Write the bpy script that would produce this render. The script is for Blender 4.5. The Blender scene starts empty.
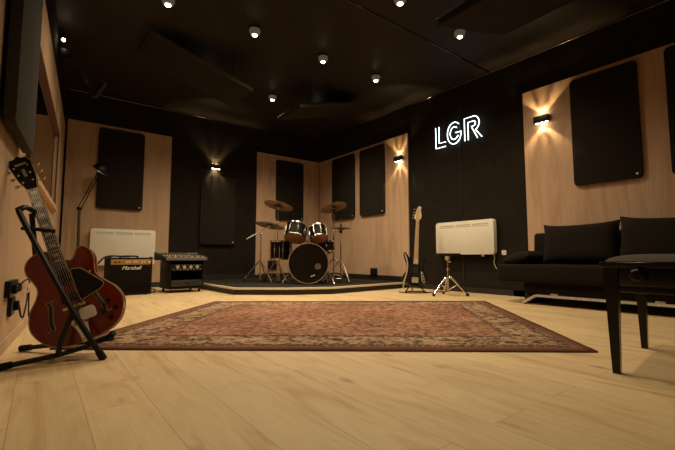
import bpy, bmesh, math, random
from mathutils import Vector, Matrix, Euler
random.seed(4)
PI = math.pi
COL = bpy.context.scene.collection
R = math.radians

# ------------------------------------------------------------------ materials
def mat(name, col, rough=0.6, metal=0.0, var=0.12, scale=30.0, bump=0.0, stretch=(1, 1, 1),
        emit=None, estr=0.0, spec=0.5, coat=0.0, sheen=0.0, trans=0.0):
    m = bpy.data.materials.new(name); m.use_nodes = True
    nt = m.node_tree; n = nt.nodes; L = nt.links
    b = n['Principled BSDF']
    tc = n.new('ShaderNodeTexCoord'); mp = n.new('ShaderNodeMapping')
    mp.inputs['Scale'].default_value = stretch
    L.new(tc.outputs['Object'], mp.inputs['Vector'])
    nz = n.new('ShaderNodeTexNoise'); nz.inputs['Scale'].default_value = scale
    nz.inputs['Detail'].default_value = 4
    L.new(mp.outputs['Vector'], nz.inputs['Vector'])
    rp = n.new('ShaderNodeValToRGB')
    rp.color_ramp.elements[0].position = 0.3; rp.color_ramp.elements[1].position = 0.7
    rp.color_ramp.elements[0].color = tuple(max(0, c * (1 - var)) for c in col) + (1,)
    rp.color_ramp.elements[1].color = tuple(min(1, c * (1 + var)) for c in col) + (1,)
    L.new(nz.outputs['Fac'], rp.inputs['Fac']); L.new(rp.outputs['Color'], b.inputs['Base Color'])
    b.inputs['Roughness'].default_value = rough; b.inputs['Metallic'].default_value = metal
    b.inputs['Specular IOR Level'].default_value = spec
    b.inputs['Coat Weight'].default_value = coat; b.inputs['Coat Roughness'].default_value = 0.08
    b.inputs['Sheen Weight'].default_value = sheen
    b.inputs['Transmission Weight'].default_value = trans
    if bump:
        bp = n.new('ShaderNodeBump'); bp.inputs['Strength'].default_value = bump
        bp.inputs['Distance'].default_value = 0.01
        L.new(nz.outputs['Fac'], bp.inputs['Height']); L.new(bp.outputs['Normal'], b.inputs['Normal'])
    if emit:
        b.inputs['Emission Color'].default_value = tuple(emit) + (1,)
        b.inputs['Emission Strength'].default_value = estr
    return m

def ramp(n, stops):
    r = n.new('ShaderNodeValToRGB'); e = r.color_ramp.elements
    while len(e) < len(stops): e.new(0.5)
    for k, (p, c) in enumerate(stops):
        e[k].position = p; e[k].color = tuple(c) + (1,)
    return r

def floor_mat():
    m = bpy.data.materials.new('light_oak_planks'); m.use_nodes = True
    nt = m.node_tree; n = nt.nodes; L = nt.links; b = n['Principled BSDF']
    tc = n.new('ShaderNodeTexCoord'); sp = n.new('ShaderNodeSeparateXYZ'); L.new(tc.outputs['Object'], sp.inputs[0])
    cb = n.new('ShaderNodeCombineXYZ')
    ax = n.new('ShaderNodeMath'); ax.operation = 'ADD'; ax.inputs[1].default_value = 4.56 + 0.185 * 60
    ay = n.new('ShaderNodeMath'); ay.operation = 'ADD'; ay.inputs[1].default_value = 20.35
    L.new(sp.outputs['X'], ax.inputs[0]); L.new(sp.outputs['Y'], ay.inputs[0])
    L.new(ay.outputs[0], cb.inputs['X']); L.new(ax.outputs[0], cb.inputs['Y'])
    br = n.new('ShaderNodeTexBrick'); br.offset = 0.37; br.offset_frequency = 2
    br.inputs['Scale'].default_value = 1; br.inputs['Brick Width'].default_value = 1.29
    br.inputs['Row Height'].default_value = 0.185; br.inputs['Mortar Size'].default_value = 0.0016
    br.inputs['Mortar Smooth'].default_value = 0.2; br.inputs['Bias'].default_value = 0
    br.inputs['Color1'].default_value = (0.0, 0.0, 0.0, 1); br.inputs['Color2'].default_value = (1, 1, 1, 1)
    br.inputs['Mortar'].default_value = (0.5, 0.5, 0.5, 1)
    L.new(cb.outputs[0], br.inputs['Vector'])
    # grain
    off = n.new('ShaderNodeVectorMath'); off.operation = 'MULTIPLY_ADD'
    off.inputs[1].default_value = (7.3, 3.1, 5.7); L.new(br.outputs['Color'], off.inputs[0]); L.new(tc.outputs['Object'], off.inputs[2])
    mp = n.new('ShaderNodeMapping'); mp.inputs['Scale'].default_value = (6.0, 1.0, 1); L.new(off.outputs[0], mp.inputs['Vector'])
    g1 = n.new('ShaderNodeTexNoise'); g1.inputs['Scale'].default_value = 1.6; g1.inputs['Detail'].default_value = 7; g1.inputs['Distortion'].default_value = 1.2
    L.new(mp.outputs[0], g1.inputs['Vector'])
    mp2 = n.new('ShaderNodeMapping'); mp2.inputs['Scale'].default_value = (60, 3.0, 1); L.new(off.outputs[0], mp2.inputs['Vector'])
    g2 = n.new('ShaderNodeTexNoise'); g2.inputs['Scale'].default_value = 1.5; g2.inputs['Detail'].default_value = 3
    L.new(mp2.outputs[0], g2.inputs['Vector'])
    r1 = ramp(n, [(0.25, (0.47, 0.285, 0.14)), (0.44, (0.60, 0.445, 0.24)), (0.58, (0.645, 0.495, 0.28)), (0.75, (0.53, 0.35, 0.18))])
    L.new(g1.outputs['Fac'], r1.inputs['Fac'])
    mx = n.new('ShaderNodeMix'); mx.data_type = 'RGBA'; mx.blend_type = 'MULTIPLY'; mx.inputs['Factor'].default_value = 0.3
    r2 = ramp(n, [(0.3, (0.80, 0.77, 0.72)), (0.65, (1, 1, 1))]); L.new(g2.outputs['Fac'], r2.inputs['Fac'])
    L.new(r1.outputs['Color'], mx.inputs[6]); L.new(r2.outputs['Color'], mx.inputs[7])
    # plank to plank tone
    mx2 = n.new('ShaderNodeMix'); mx2.data_type = 'RGBA'; mx2.blend_type = 'MULTIPLY'; mx2.inputs['Factor'].default_value = 1
    r3 = ramp(n, [(0.0, (0.91, 0.90, 0.885)), (1.0, (1.04, 1.03, 1.02))]); L.new(br.outputs['Color'], r3.inputs['Fac'])
    L.new(mx.outputs[2], mx2.inputs[6]); L.new(r3.outputs['Color'], mx2.inputs[7])
    # knots
    mk = n.new('ShaderNodeMapping'); mk.inputs['Scale'].default_value = (4.5, 2.3, 1); L.new(off.outputs[0], mk.inputs['Vector'])
    vo = n.new('ShaderNodeTexVoronoi'); vo.inputs['Scale'].default_value = 1.0; L.new(mk.outputs[0], vo.inputs['Vector'])
    rk = ramp(n, [(0.02, (0.42, 0.34, 0.27)), (0.13, (1, 1, 1))]); L.new(vo.outputs['Distance'], rk.inputs['Fac'])
    mx3 = n.new('ShaderNodeMix'); mx3.data_type = 'RGBA'; mx3.blend_type = 'MULTIPLY'; mx3.inputs['Factor'].default_value = 0.75
    L.new(mx2.outputs[2], mx3.inputs[6]); L.new(rk.outputs['Color'], mx3.inputs[7])
    # seams
    mx4 = n.new('ShaderNodeMix'); mx4.data_type = 'RGBA'; mx4.inputs[7].default_value = (0.24, 0.14, 0.06, 1)
    sf = n.new('ShaderNodeMath'); sf.operation = 'MULTIPLY'; sf.inputs[1].default_value = 0.5
    L.new(br.outputs['Fac'], sf.inputs[0]); L.new(sf.outputs[0], mx4.inputs['Factor']); L.new(mx3.outputs[2], mx4.inputs[6])
    L.new(mx4.outputs[2], b.inputs['Base Color'])
    b.inputs['Roughness'].default_value = 0.48; b.inputs['Specular IOR Level'].default_value = 0.35
    bp = n.new('ShaderNodeBump'); bp.inputs['Strength'].default_value = 0.12; bp.inputs['Distance'].default_value = 0.004
    L.new(g2.outputs['Fac'], bp.inputs['Height']); L.new(bp.outputs['Normal'], b.inputs['Normal'])
    return m

def ply_mat(name, c0, c1, seed):
    m = bpy.data.materials.new(name); m.use_nodes = True
    nt = m.node_tree; n = nt.nodes; L = nt.links; b = n['Principled BSDF']
    tc = n.new('ShaderNodeTexCoord')
    mp = n.new('ShaderNodeMapping'); mp.inputs['Scale'].default_value = (5, 5, 0.55); mp.inputs['Location'].default_value = (seed, seed * 2, seed)
    L.new(tc.outputs['Object'], mp.inputs['Vector'])
    g1 = n.new('ShaderNodeTexNoise'); g1.inputs['Scale'].default_value = 1.3; g1.inputs['Detail'].default_value = 6; g1.inputs['Distortion'].default_value = 1.6
    L.new(mp.outputs[0], g1.inputs['Vector'])
    mp2 = n.new('ShaderNodeMapping'); mp2.inputs['Scale'].default_value = (70, 70, 2.2); L.new(tc.outputs['Object'], mp2.inputs['Vector'])
    g2 = n.new('ShaderNodeTexNoise'); g2.inputs['Scale'].default_value = 1; g2.inputs['Detail'].default_value = 3; L.new(mp2.outputs[0], g2.inputs['Vector'])
    r1 = ramp(n, [(0.25, c0), (0.55, c1), (0.8, tuple(x * 0.86 for x in c1))]); L.new(g1.outputs['Fac'], r1.inputs['Fac'])
    r2 = ramp(n, [(0.3, (0.88, 0.86, 0.84)), (0.7, (1, 1, 1))]); L.new(g2.outputs['Fac'], r2.inputs['Fac'])
    mx = n.new('ShaderNodeMix'); mx.data_type = 'RGBA'; mx.blend_type = 'MULTIPLY'; mx.inputs['Factor'].default_value = 0.7
    L.new(r1.outputs['Color'], mx.inputs[6]); L.new(r2.outputs['Color'], mx.inputs[7])
    L.new(mx.outputs[2], b.inputs['Base Color'])
    b.inputs['Roughness'].default_value = 0.55; b.inputs['Specular IOR Level'].default_value = 0.3
    return m

def rug_mat():
    m = bpy.data.materials.new('woven_oriental_rug'); m.use_nodes = True
    nt = m.node_tree; n = nt.nodes; L = nt.links; b = n['Principled BSDF']
    uv = n.new('ShaderNodeUVMap'); uv.uv_map = 'metres'
    sp = n.new('ShaderNodeSeparateXYZ'); L.new(uv.outputs[0], sp.inputs[0])
    def math_(op, a, bb):
        x = n.new('ShaderNodeMath'); x.operation = op
        for k, v in enumerate((a, bb)):
            if isinstance(v, (int, float)): x.inputs[k].default_value = v
            else: L.new(v, x.inputs[k])
        return x.outputs[0]
    W_, H_ = 2.86, 2.2
    dx = math_('MINIMUM', sp.outputs['X'], math_('SUBTRACT', W_, sp.outputs['X']))
    dy = math_('MINIMUM', sp.outputs['Y'], math_('SUBTRACT', H_, sp.outputs['Y']))
    nz = n.new('ShaderNodeTexNoise'); nz.inputs['Scale'].default_value = 45; nz.inputs['Detail'].default_value = 3; L.new(uv.outputs[0], nz.inputs['Vector'])
    d = math_('ADD', math_('MINIMUM', dx, dy), math_('MULTIPLY', math_('SUBTRACT', nz.outputs['Fac'], 0.5), 0.05))
    # motif tones: small flowers (voronoi) and weave noise
    v1 = n.new('ShaderNodeTexVoronoi'); v1.inputs['Scale'].default_value = 38; L.new(uv.outputs[0], v1.inputs['Vector'])
    v2 = n.new('ShaderNodeTexVoronoi'); v2.inputs['Scale'].default_value = 75; L.new(uv.outputs[0], v2.inputs['Vector'])
    n2 = n.new('ShaderNodeTexNoise'); n2.inputs['Scale'].default_value = 1.7; n2.inputs['Detail'].default_value = 2; L.new(uv.outputs[0], n2.inputs['Vector'])
    def cell(v):
        q = n.new('ShaderNodeSeparateColor'); L.new(v.outputs['Color'], q.inputs[0]); return q.outputs[0]
    field = ramp(n, [(0.0, (0.10, 0.052, 0.036)), (0.16, (0.19, 0.08, 0.05)), (0.34, (0.245, 0.105, 0.065)), (0.62, (0.27, 0.13, 0.08)), (0.80, (0.30, 0.18, 0.11)), (1.0, (0.34, 0.23, 0.14))])
    L.new(cell(v1), field.inputs['Fac'])
    cream = ramp(n, [(0.15, (0.06, 0.042, 0.032)), (0.33, (0.16, 0.085, 0.055)), (0.48, (0.27, 0.16, 0.095)), (0.64, (0.34, 0.23, 0.135)), (0.85, (0.39, 0.28, 0.17))])
    v3 = n.new('ShaderNodeTexVoronoi'); v3.inputs['Scale'].default_value = 24; L.new(uv.outputs[0], v3.inputs['Vector'])
    L.new(math_('MULTIPLY', math_('ADD', cell(v1), cell(v3)), 0.5), cream.inputs['Fac'])
    dark = ramp(n, [(0.1, (0.035, 0.028, 0.024)), (0.40, (0.10, 0.056, 0.04)), (0.75, (0.19, 0.10, 0.065)), (1.0, (0.34, 0.23, 0.14))])
    L.new(cell(v2), dark.inputs['Fac'])
    edge = n.new('ShaderNodeRGB'); edge.outputs[0].default_value = (0.175, 0.08, 0.052, 1)
    def mixf(f, a, bb, blend='MIX'):
        x = n.new('ShaderNodeMix'); x.data_type = 'RGBA'; x.blend_type = blend
        if isinstance(f, (int, float)): x.inputs['Factor'].default_value = f
        else: L.new(f, x.inputs['Factor'])
        L.new(a, x.inputs[6]); L.new(bb, x.inputs[7]); return x.outputs[2]
    def gt(t): return math_('GREATER_THAN', d, t)
    col = mixf(gt(0.075), edge.outputs[0], dark.outputs[0])
    col = mixf(gt(0.125), col, cream.outputs[0])
    col = mixf(gt(0.325), col, dark.outputs[0])
    col = mixf(gt(0.365), col, field.outputs['Color'])
    # worn patches
    wr = ramp(n, [(0.35, (0.88, 0.84, 0.82)), (0.65, (1.22, 1.24, 1.26))]); L.new(n2.outputs['Fac'], wr.inputs['Fac'])
    col = mixf(1.0, col, wr.outputs['Color'], 'MULTIPLY')
    n3 = n.new('ShaderNodeTexNoise'); n3.inputs['Scale'].default_value = 160; n3.inputs['Detail'].default_value = 2; L.new(uv.outputs[0], n3.inputs['Vector'])
    wv = ramp(n, [(0.3, (0.62, 0.6, 0.58)), (0.7, (1.2, 1.2, 1.2))]); L.new(n3.outputs['Fac'], wv.inputs['Fac'])
    col = mixf(0.8, col, wv.outputs['Color'], 'MULTIPLY')
    L.new(col, b.inputs['Base Color'])
    b.inputs['Roughness'].default_value = 0.95; b.inputs['Specular IOR Level'].default_value = 0.1
    bp = n.new('ShaderNodeBump'); bp.inputs['Strength'].default_value = 0.6; bp.inputs['Distance'].default_value = 0.01
    L.new(n3.outputs['Fac'], bp.inputs['Height']); L.new(bp.outputs['Normal'], b.inputs['Normal'])
    return m

def glass_mat(name, rough=0.02):
    m = bpy.data.materials.new(name); m.use_nodes = True
    b = m.node_tree.nodes['Principled BSDF']
    b.inputs['Base Color'].default_value = (0.9, 0.92, 0.9, 1); b.inputs['Transmission Weight'].default_value = 1
    b.inputs['Roughness'].default_value = rough; b.inputs['IOR'].default_value = 1.45
    return m

M = dict(
    floor=floor_mat(),
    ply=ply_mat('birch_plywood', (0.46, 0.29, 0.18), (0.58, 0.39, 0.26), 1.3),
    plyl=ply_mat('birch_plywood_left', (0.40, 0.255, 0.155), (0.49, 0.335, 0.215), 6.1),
    rug=rug_mat(),
    wall=mat('black_wall_fabric', (0.016, 0.0118, 0.0078), 0.9, 0, 0.2, 6, 0.15, spec=0.15),
    ceil=mat('black_ceiling_panels', (0.024, 0.0175, 0.012), 0.55, 0, 0.15, 4, spec=0.2),
    black=mat('black_paint', (0.012, 0.010, 0.009), 0.5, 0, 0.2, 20),
    skirt=mat('black_skirting_wood', (0.014, 0.011, 0.009), 0.55, 0, 0.3, 12, stretch=(1, 1, 6)),
    fabric=mat('black_acoustic_cloth', (0.022, 0.017, 0.0125), 0.92, 0, 0.3, 240, 0.3, spec=0.15),
    fabricg=mat('charcoal_acoustic_cloth', (0.045, 0.041, 0.033), 0.92, 0, 0.22, 240, 0.3, spec=0.15),
    cloud=mat('cloud_cloth', (0.020, 0.016, 0.012), 0.85, 0, 0.2, 200, 0.2, spec=0.2),
    cloudrim=mat('cloud_rim_cloth', (0.05, 0.043, 0.034), 0.8, 0, 0.2, 200, 0.2),
    trimm=mat('dark_metal_profile', (0.11, 0.10, 0.09), 0.15, 1, 0.1, 20),
    white=mat('white_enamel', (0.72, 0.68, 0.58), 0.38, 0, 0.03, 5),
    whiteg=mat('white_enamel_slots', (0.42, 0.40, 0.34), 0.5, 0, 0.25, 90),
    plastic_w=mat('white_plastic', (0.75, 0.73, 0.68), 0.4, 0, 0.03, 8),
    rubber=mat('black_rubber', (0.010, 0.009, 0.008), 0.8, 0, 0.2, 60, spec=0.2),
    blackm=mat('black_powder_coat', (0.007, 0.006, 0.006), 0.42, 0, 0.2, 90, spec=0.3),
    chrome=mat('chrome', (0.78, 0.74, 0.68), 0.16, 1, 0.06, 15),
    steel=mat('brushed_steel', (0.60, 0.56, 0.50), 0.32, 1, 0.1, 60),
    stage=mat('dark_stage_carpet', (0.026, 0.021, 0.016), 0.95, 0, 0.35, 160, 0.6, spec=0.1),
    stagetrim=mat('pale_aluminium_nosing', (0.60, 0.52, 0.40), 0.45, 0.1, 0.12, 25),
    redwood=mat('reddish_mahogany', (0.065, 0.023, 0.012), 0.35, 0, 0.35, 14, stretch=(6, 6, 1)),
    glass=glass_mat('window_glass'),
    roomdark=mat('dark_window_recess', (0.10, 0.066, 0.042), 0.6, 0, 0.15, 6),
    cherry=mat('cherry_red_lacquer', (0.155, 0.0085, 0.006), 0.22, 0, 0.25, 3.5, coat=0.3, stretch=(9, 1.5, 1)),
    cream=mat('cream_binding', (0.36, 0.27, 0.16), 0.4, 0, 0.08, 40),
    ebony=mat('ebony', (0.020, 0.013, 0.009), 0.4, 0, 0.4, 40, stretch=(6, 1, 1)),
    pearl=mat('pearl_inlay', (0.42, 0.37, 0.28), 0.3, 0, 0.25, 90),
    gloss=mat('gloss_black_lacquer', (0.006, 0.005, 0.005), 0.25, 0, 0.2, 5, spec=0.25),
    nickel=mat('aged_nickel', (0.66, 0.58, 0.45), 0.25, 1, 0.15, 50),
    gold=mat('brass_control_panel', (0.42, 0.25, 0.075), 0.38, 0.55, 0.18, 40, stretch=(1, 1, 8)),
    tolex=mat('black_tolex', (0.009, 0.007, 0.006), 0.6, 0, 0.35, 320, 0.4, spec=0.12),
    grille=mat('black_speaker_cloth', (0.009, 0.007, 0.005), 0.9, 0, 0.3, 380, 0.3, spec=0.05),
    cymbal=mat('bronze_cymbal', (0.34, 0.225, 0.115), 0.34, 1, 0.22, 14, 0.05),
    drum=mat('black_sparkle_wrap', (0.0045, 0.0038, 0.004), 0.5, 0, 0.6, 130, spec=0.10),
    headtan=mat('amber_drum_head', (0.36, 0.17, 0.08), 0.35, 0, 0.15, 6),
    headw=mat('coated_white_head', (0.60, 0.55, 0.46), 0.6, 0, 0.08, 30),
    headb=mat('gloss_black_drum_head', (0.006, 0.005, 0.004), 0.12, 0, 0.15, 5, spec=0.3),
    hoop=mat('pale_hoop', (0.42, 0.31, 0.21), 0.3, 0.5, 0.15, 25),
    maple=mat('maple_neck', (0.60, 0.43, 0.26), 0.4, 0, 0.12, 10, stretch=(8, 8, 1)),
    sofa=mat('dark_brown_sofa_fabric', (0.0105, 0.0074, 0.005), 0.9, 0, 0.22, 300, 0.35, sheen=0.02, spec=0.1),
    sofac=mat('charcoal_cushion_fabric', (0.013, 0.0093, 0.0065), 0.9, 0, 0.25, 220, 0.5, sheen=0.02, spec=0.1),
    bench=mat('black_brown_piano_lacquer', (0.005, 0.0028, 0.0022), 0.2, 0, 0.25, 9, spec=0.3),
    benchpad=mat('grey_brown_seat_velour', (0.060, 0.047, 0.034), 0.85, 0, 0.12, 220, 0.3, sheen=0.05, spec=0.2),
    neon=mat('neon_white', (0.9, 0.95, 1.0), 0.4, 0, 0.0, 5, emit=(0.76, 0.89, 1.0), estr=4.0),
    bulb=mat('lit_bulb', (1, 0.9, 0.7), 0.4, 0, 0.0, 5, emit=(1.0, 0.83, 0.58), estr=22.0),
    dome=mat('frosted_lamp_dome', (0.09, 0.08, 0.07), 0.5, 0, 0.05, 20, emit=(1.0, 0.80, 0.55), estr=0.06),
    led=mat('lit_led', (1, 0.9, 0.7), 0.4, 0, 0.0, 5, emit=(1.0, 0.80, 0.50), estr=30.0),
    greenpole=mat('dull_green_metal', (0.085, 0.088, 0.05), 0.4, 0.5, 0.2, 40),
    logo=mat('white_lettering', (0.75, 0.72, 0.66), 0.4, 0, 0.04, 20),
    greyled=mat('pale_knob', (0.62, 0.53, 0.42), 0.3, 0.4, 0.3, 60),
    mixer=mat('grey_mixer_face', (0.16, 0.13, 0.10), 0.45, 0.2, 0.35, 70),
    case=mat('black_flight_case', (0.009, 0.007, 0.005), 0.5, 0, 0.3, 50, spec=0.12),
    drawer=mat('dark_grey_drawer', (0.026, 0.021, 0.016), 0.5, 0.2, 0.15, 30),
    tortoise=mat('dark_bass_guard', (0.02, 0.016, 0.013), 0.2, 0, 0.3, 30),
    silver=mat('silver_plate', (0.60, 0.56, 0.48), 0.3, 0.5, 0.15, 40),
    sunburst=mat('smoky_black_bass_lacquer', (0.017, 0.011, 0.009), 0.16, 0, 0.3, 6, coat=0.4),
)

# ------------------------------------------------------------------ mesh helpers
I4 = Matrix.Identity(4)
def basis(x, y, z, o=(0, 0, 0)):
    m = Matrix((Vector(x), Vector(y), Vector(z))).transposed().to_4x4(); m.translation = Vector(o); return m
def zto(d):
    return Vector(d).normalized().to_track_quat('Z', 'Y').to_matrix().to_4x4()

class MB:
    def __init__(s): s.bm = bmesh.new()
    def _m(s, verts, mtx):
        for v in verts: v.co = mtx @ v.co
    def box(s, c, d, mtx=I4, bev=0.0, seg=2):
        r = bmesh.ops.create_cube(s.bm, size=1.0); vs = r['verts']
        for v in vs: v.co = Vector((v.co.x * d[0] + c[0], v.co.y * d[1] + c[1], v.co.z * d[2] + c[2]))
        if bev:
            es = list({e for v in vs for e in v.link_edges})
            r = bmesh.ops.bevel(s.bm, geom=es, offset=bev, segments=seg, profile=0.5, affect='EDGES')
            vs = list({v for f in r['faces'] for v in f.verts} | {v for v in vs if v.is_valid})
        s._m(vs, mtx); return s
    def hexa(s, pts):      # 8 corners: bottom loop then top loop
        v = [s.bm.verts.new(p) for p in pts]
        for f in ((3, 2, 1, 0), (4, 5, 6, 7), (0, 1, 5, 4), (1, 2, 6, 5), (2, 3, 7, 6), (3, 0, 4, 7)):
            s.bm.faces.new([v[k] for k in f])
        return s
    def cyl(s, p0, p1, r0, r1=None, n=14, cap=True):
        r1 = r0 if r1 is None else r1
        p0, p1 = Vector(p0), Vector(p1); q = zto(p1 - p0).to_3x3()
        a = [s.bm.verts.new(p0 + q @ Vector((r0 * math.cos(t), r0 * math.sin(t), 0))) for t in (2 * PI * k / n for k in range(n))]
        b = [s.bm.verts.new(p1 + q @ Vector((r1 * math.cos(t), r1 * math.sin(t), 0))) for t in (2 * PI * k / n for k in range(n))]
        for k in range(n): s.bm.faces.new((a[k], a[(k + 1) % n], b[(k + 1) % n], b[k]))
        if cap: s.bm.faces.new(a[::-1]); s.bm.faces.new(b)
        return s
    def tube(s, pts, r, n=8, closed=False):
        P = [Vector(p) for p in pts]; N = len(P); rings = []
        rr = r if isinstance(r, (list, tuple)) else [r] * N
        up = None
        for k in range(N):
            t = (P[(k + 1) % N] - P[k - 1]) if closed else (P[min(k + 1, N - 1)] - P[max(k - 1, 0)])
            t.normalize()
            if up is None:
                up = Vector((0, 0, 1)) if abs(t.z) < 0.9 else Vector((1, 0, 0))
            x = (up - t * up.dot(t))
            if x.length < 1e-6: x = t.orthogonal()
            x.normalize(); up = x; y = t.cross(x)
            rings.append([s.bm.verts.new(P[k] + (x * math.cos(a) + y * math.sin(a)) * rr[k]) for a in (2 * PI * j / n for j in range(n))])
        for k in range(N if closed else N - 1):
            A, B = rings[k], rings[(k + 1) % N]
            for j in range(n): s.bm.faces.new((A[j], A[(j + 1) % n], B[(j + 1) % n], B[j]))
        if not closed: s.bm.faces.new(rings[0][::-1]); s.bm.faces.new(rings[-1])
        return s
    def lathe(s, prof, mtx=I4, n=32):
        rings = []
        for (r, z) in prof:
            if r < 1e-6: rings.append([s.bm.verts.new(mtx @ Vector((0, 0, z)))])
            else: rings.append([s.bm.verts.new(mtx @ Vector((r * math.cos(t), r * math.sin(t), z))) for t in (2 * PI * k / n for k in range(n))])
        for A, B in zip(rings, rings[1:]):
            for j in range(n):
                k = (j + 1) % n
                q = [A[0] if len(A) == 1 else A[j]] + ([] if len(A) == 1 else [A[k]]) + ([B[0]] if len(B) == 1 else [B[k], B[j]])
                if len(q) > 2: s.bm.faces.new(q)
        return s
    def ball(s, c, r, mtx=I4, n=12, sc=(1, 1, 1)):
        q = bmesh.ops.create_uvsphere(s.bm, u_segments=n, v_segments=max(6, n // 2), radius=r)
        for v in q['verts']: v.co = mtx @ (Vector((v.co.x * sc[0], v.co.y * sc[1], v.co.z * sc[2])) + Vector(c))
        return s
    def prism(s, poly, z0, z1, mtx=I4, bev=0.0):
        a = [s.bm.verts.new((p[0], p[1], z0)) for p in poly]; b = [s.bm.verts.new((p[0], p[1], z1)) for p in poly]
        n = len(poly); fs = [s.bm.faces.new(a[::-1]), s.bm.faces.new(b)]
        for k in range(n): fs.append(s.bm.faces.new((a[k], a[(k + 1) % n], b[(k + 1) % n], b[k])))
        vs = a + b
        if bev:
            es = list(set(fs[0].edges) | set(fs[1].edges))
            r = bmesh.ops.bevel(s.bm, geom=es, offset=bev, segments=2, profile=0.5, affect='EDGES')
            vs = list({v for f in r['faces'] for v in f.verts} | {v for v in vs if v.is_valid})
        s._m(vs, mtx); return s
    def build(s, name, m, parent=None, smooth=35):
        bmesh.ops.recalc_face_normals(s.bm, faces=s.bm.faces)
        me = bpy.data.meshes.new(name); s.bm.to_mesh(me); s.bm.free()
        me.materials.append(m)
        if smooth:
            for p in me.polygons: p.use_smooth = True
            me.set_sharp_from_angle(angle=R(smooth))
        o = bpy.data.objects.new(name, me); COL.objects.link(o)
        if parent is not None: o.parent = parent
        return o

def rrect(w, h, r, n=5, cx=0, cy=0):
    out = []
    for (sx, sy, a0) in ((1, 1, 0), (-1, 1, 90), (-1, -1, 180), (1, -1, 270)):
        for k in range(n + 1):
            a = R(a0 + 90 * k / n)
            out.append((cx + sx * (w / 2 - r) + r * math.cos(a), cy + sy * (h / 2 - r) + r * math.sin(a)))
    return out
def smooth_closed(pts, n=6):
    P = [Vector((p[0], p[1])) for p in pts]; N = len(P); out = []
    for k in range(N):
        a, b, c, d = P[k - 1], P[k], P[(k + 1) % N], P[(k + 2) % N]
        for j in range(n):
            t = j / n
            out.append(0.5 * ((2 * b) + (c - a) * t + (2 * a - 5 * b + 4 * c - d) * t * t + (3 * b - a - 3 * c + d) * t ** 3))
    return [(p.x, p.y) for p in out]
def smooth_open(pts, n=6):
    P = [Vector(p) for p in pts]; P = [2 * P[0] - P[1]] + P + [2 * P[-1] - P[-2]]; out = []
    for k in range(1, len(P) - 2):
        a, b, c, d = P[k - 1], P[k], P[k + 1], P[k + 2]
        for j in range(n):
            t = j / n
            out.append(0.5 * ((2 * b) + (c - a) * t + (2 * a - 5 * b + 4 * c - d) * t * t + (3 * b - a - 3 * c + d) * t ** 3))
    out.append(P[-2]); return out

def tag(o, label, cat, group=None):
    o['label'] = label; o['category'] = cat
    if group: o['group'] = group
    return o
def thing(name, label, cat, mtx=I4, group=None):
    o = bpy.data.objects.new(name, None); COL.objects.link(o); o.empty_display_size = 0.1
    o.matrix_world = mtx
    return tag(o, label, cat, group)
def struct(o): o['kind'] = 'structure'; return o
def text_mesh(name, body, size, mtx, m, parent, shear=0.0, ext=0.001, align='LEFT'):
    cu = bpy.data.curves.new(name, 'FONT'); cu.body = body; cu.size = size; cu.shear = shear; cu.extrude = ext
    cu.align_x = align; cu.resolution_u = 3
    o = bpy.data.objects.new(name, cu); COL.objects.link(o)
    dg = bpy.context.evaluated_depsgraph_get(); me = bpy.data.meshes.new_from_object(o.evaluated_get(dg))
    bpy.data.objects.remove(o); bpy.data.curves.remove(cu)
    me.transform(mtx); me.materials.clear(); me.materials.append(m)
    o = bpy.data.objects.new(name, me); COL.objects.link(o)
    if parent is not None: o.parent = parent
    return o
def light(name, kind, mtx, energy, col, parent=None, **kw):
    d = bpy.data.lights.new(name, kind); d.energy = energy; d.color = col
    for k, v in kw.items(): setattr(d, k, v)
    o = bpy.data.objects.new(name, d); COL.objects.link(o)
    if parent is not None: o.parent = parent; o.matrix_local = mtx
    else: o.matrix_world = mtx
    return o
def T(x, y, z): return Matrix.Translation((x, y, z))
def RZ(a): return Matrix.Rotation(R(a), 4, 'Z')

WARM = (1.0, 0.80, 0.53)
CEIL = 2.95
# frame of the left wall: x runs from the far corner towards the viewer, y points into the room
CW = basis((-0.0821, -0.9966, 0), (0.9966, -0.0821, 0), (0, 0, 1), (-4.48, 0, 0))
# frame of the back wall: x to the right, y up, z into the room;  of the right wall: x towards the viewer
AW = basis((1, 0, 0), (0, 0, 1), (0, -1, 0))
BW = basis((0, -1, 0), (0, 0, 1), (-1, 0, 0))
CWV = CW @ basis((1, 0, 0), (0, 0, 1), (0, -1, 0)) @ Matrix.Diagonal((1, 1, -1, 1))   # x, up, into the room (mirrored frame)

# ------------------------------------------------------------------ room shell
struct(MB().box((-2.7, -4.05, -0.05), (5.9, 8.5, 0.1)).build('floor', M['floor'], smooth=0))
struct(MB().box((-2.7, -4.05, CEIL + 0.05), (5.9, 8.5, 0.1)).build('ceiling', M['ceil'], smooth=0))
struct(MB().box((-2.3, 0.06, CEIL / 2), (4.9, 0.12, CEIL)).build('wall_back', M['wall'], smooth=0))
struct(MB().box((0.06, -4.05, CEIL / 2), (0.12, 8.4, CEIL)).build('wall_right', M['wall'], smooth=0))
struct(MB().box((-2.6, -8.26, CEIL / 2), (5.6, 0.12, CEIL)).build('wall_front', M['wall'], smooth=0))
struct(MB().box((4.15, -0.08, CEIL / 2), (8.5, 0.12, CEIL), CW).build('wall_left', M['wall'], smooth=0))

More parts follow.
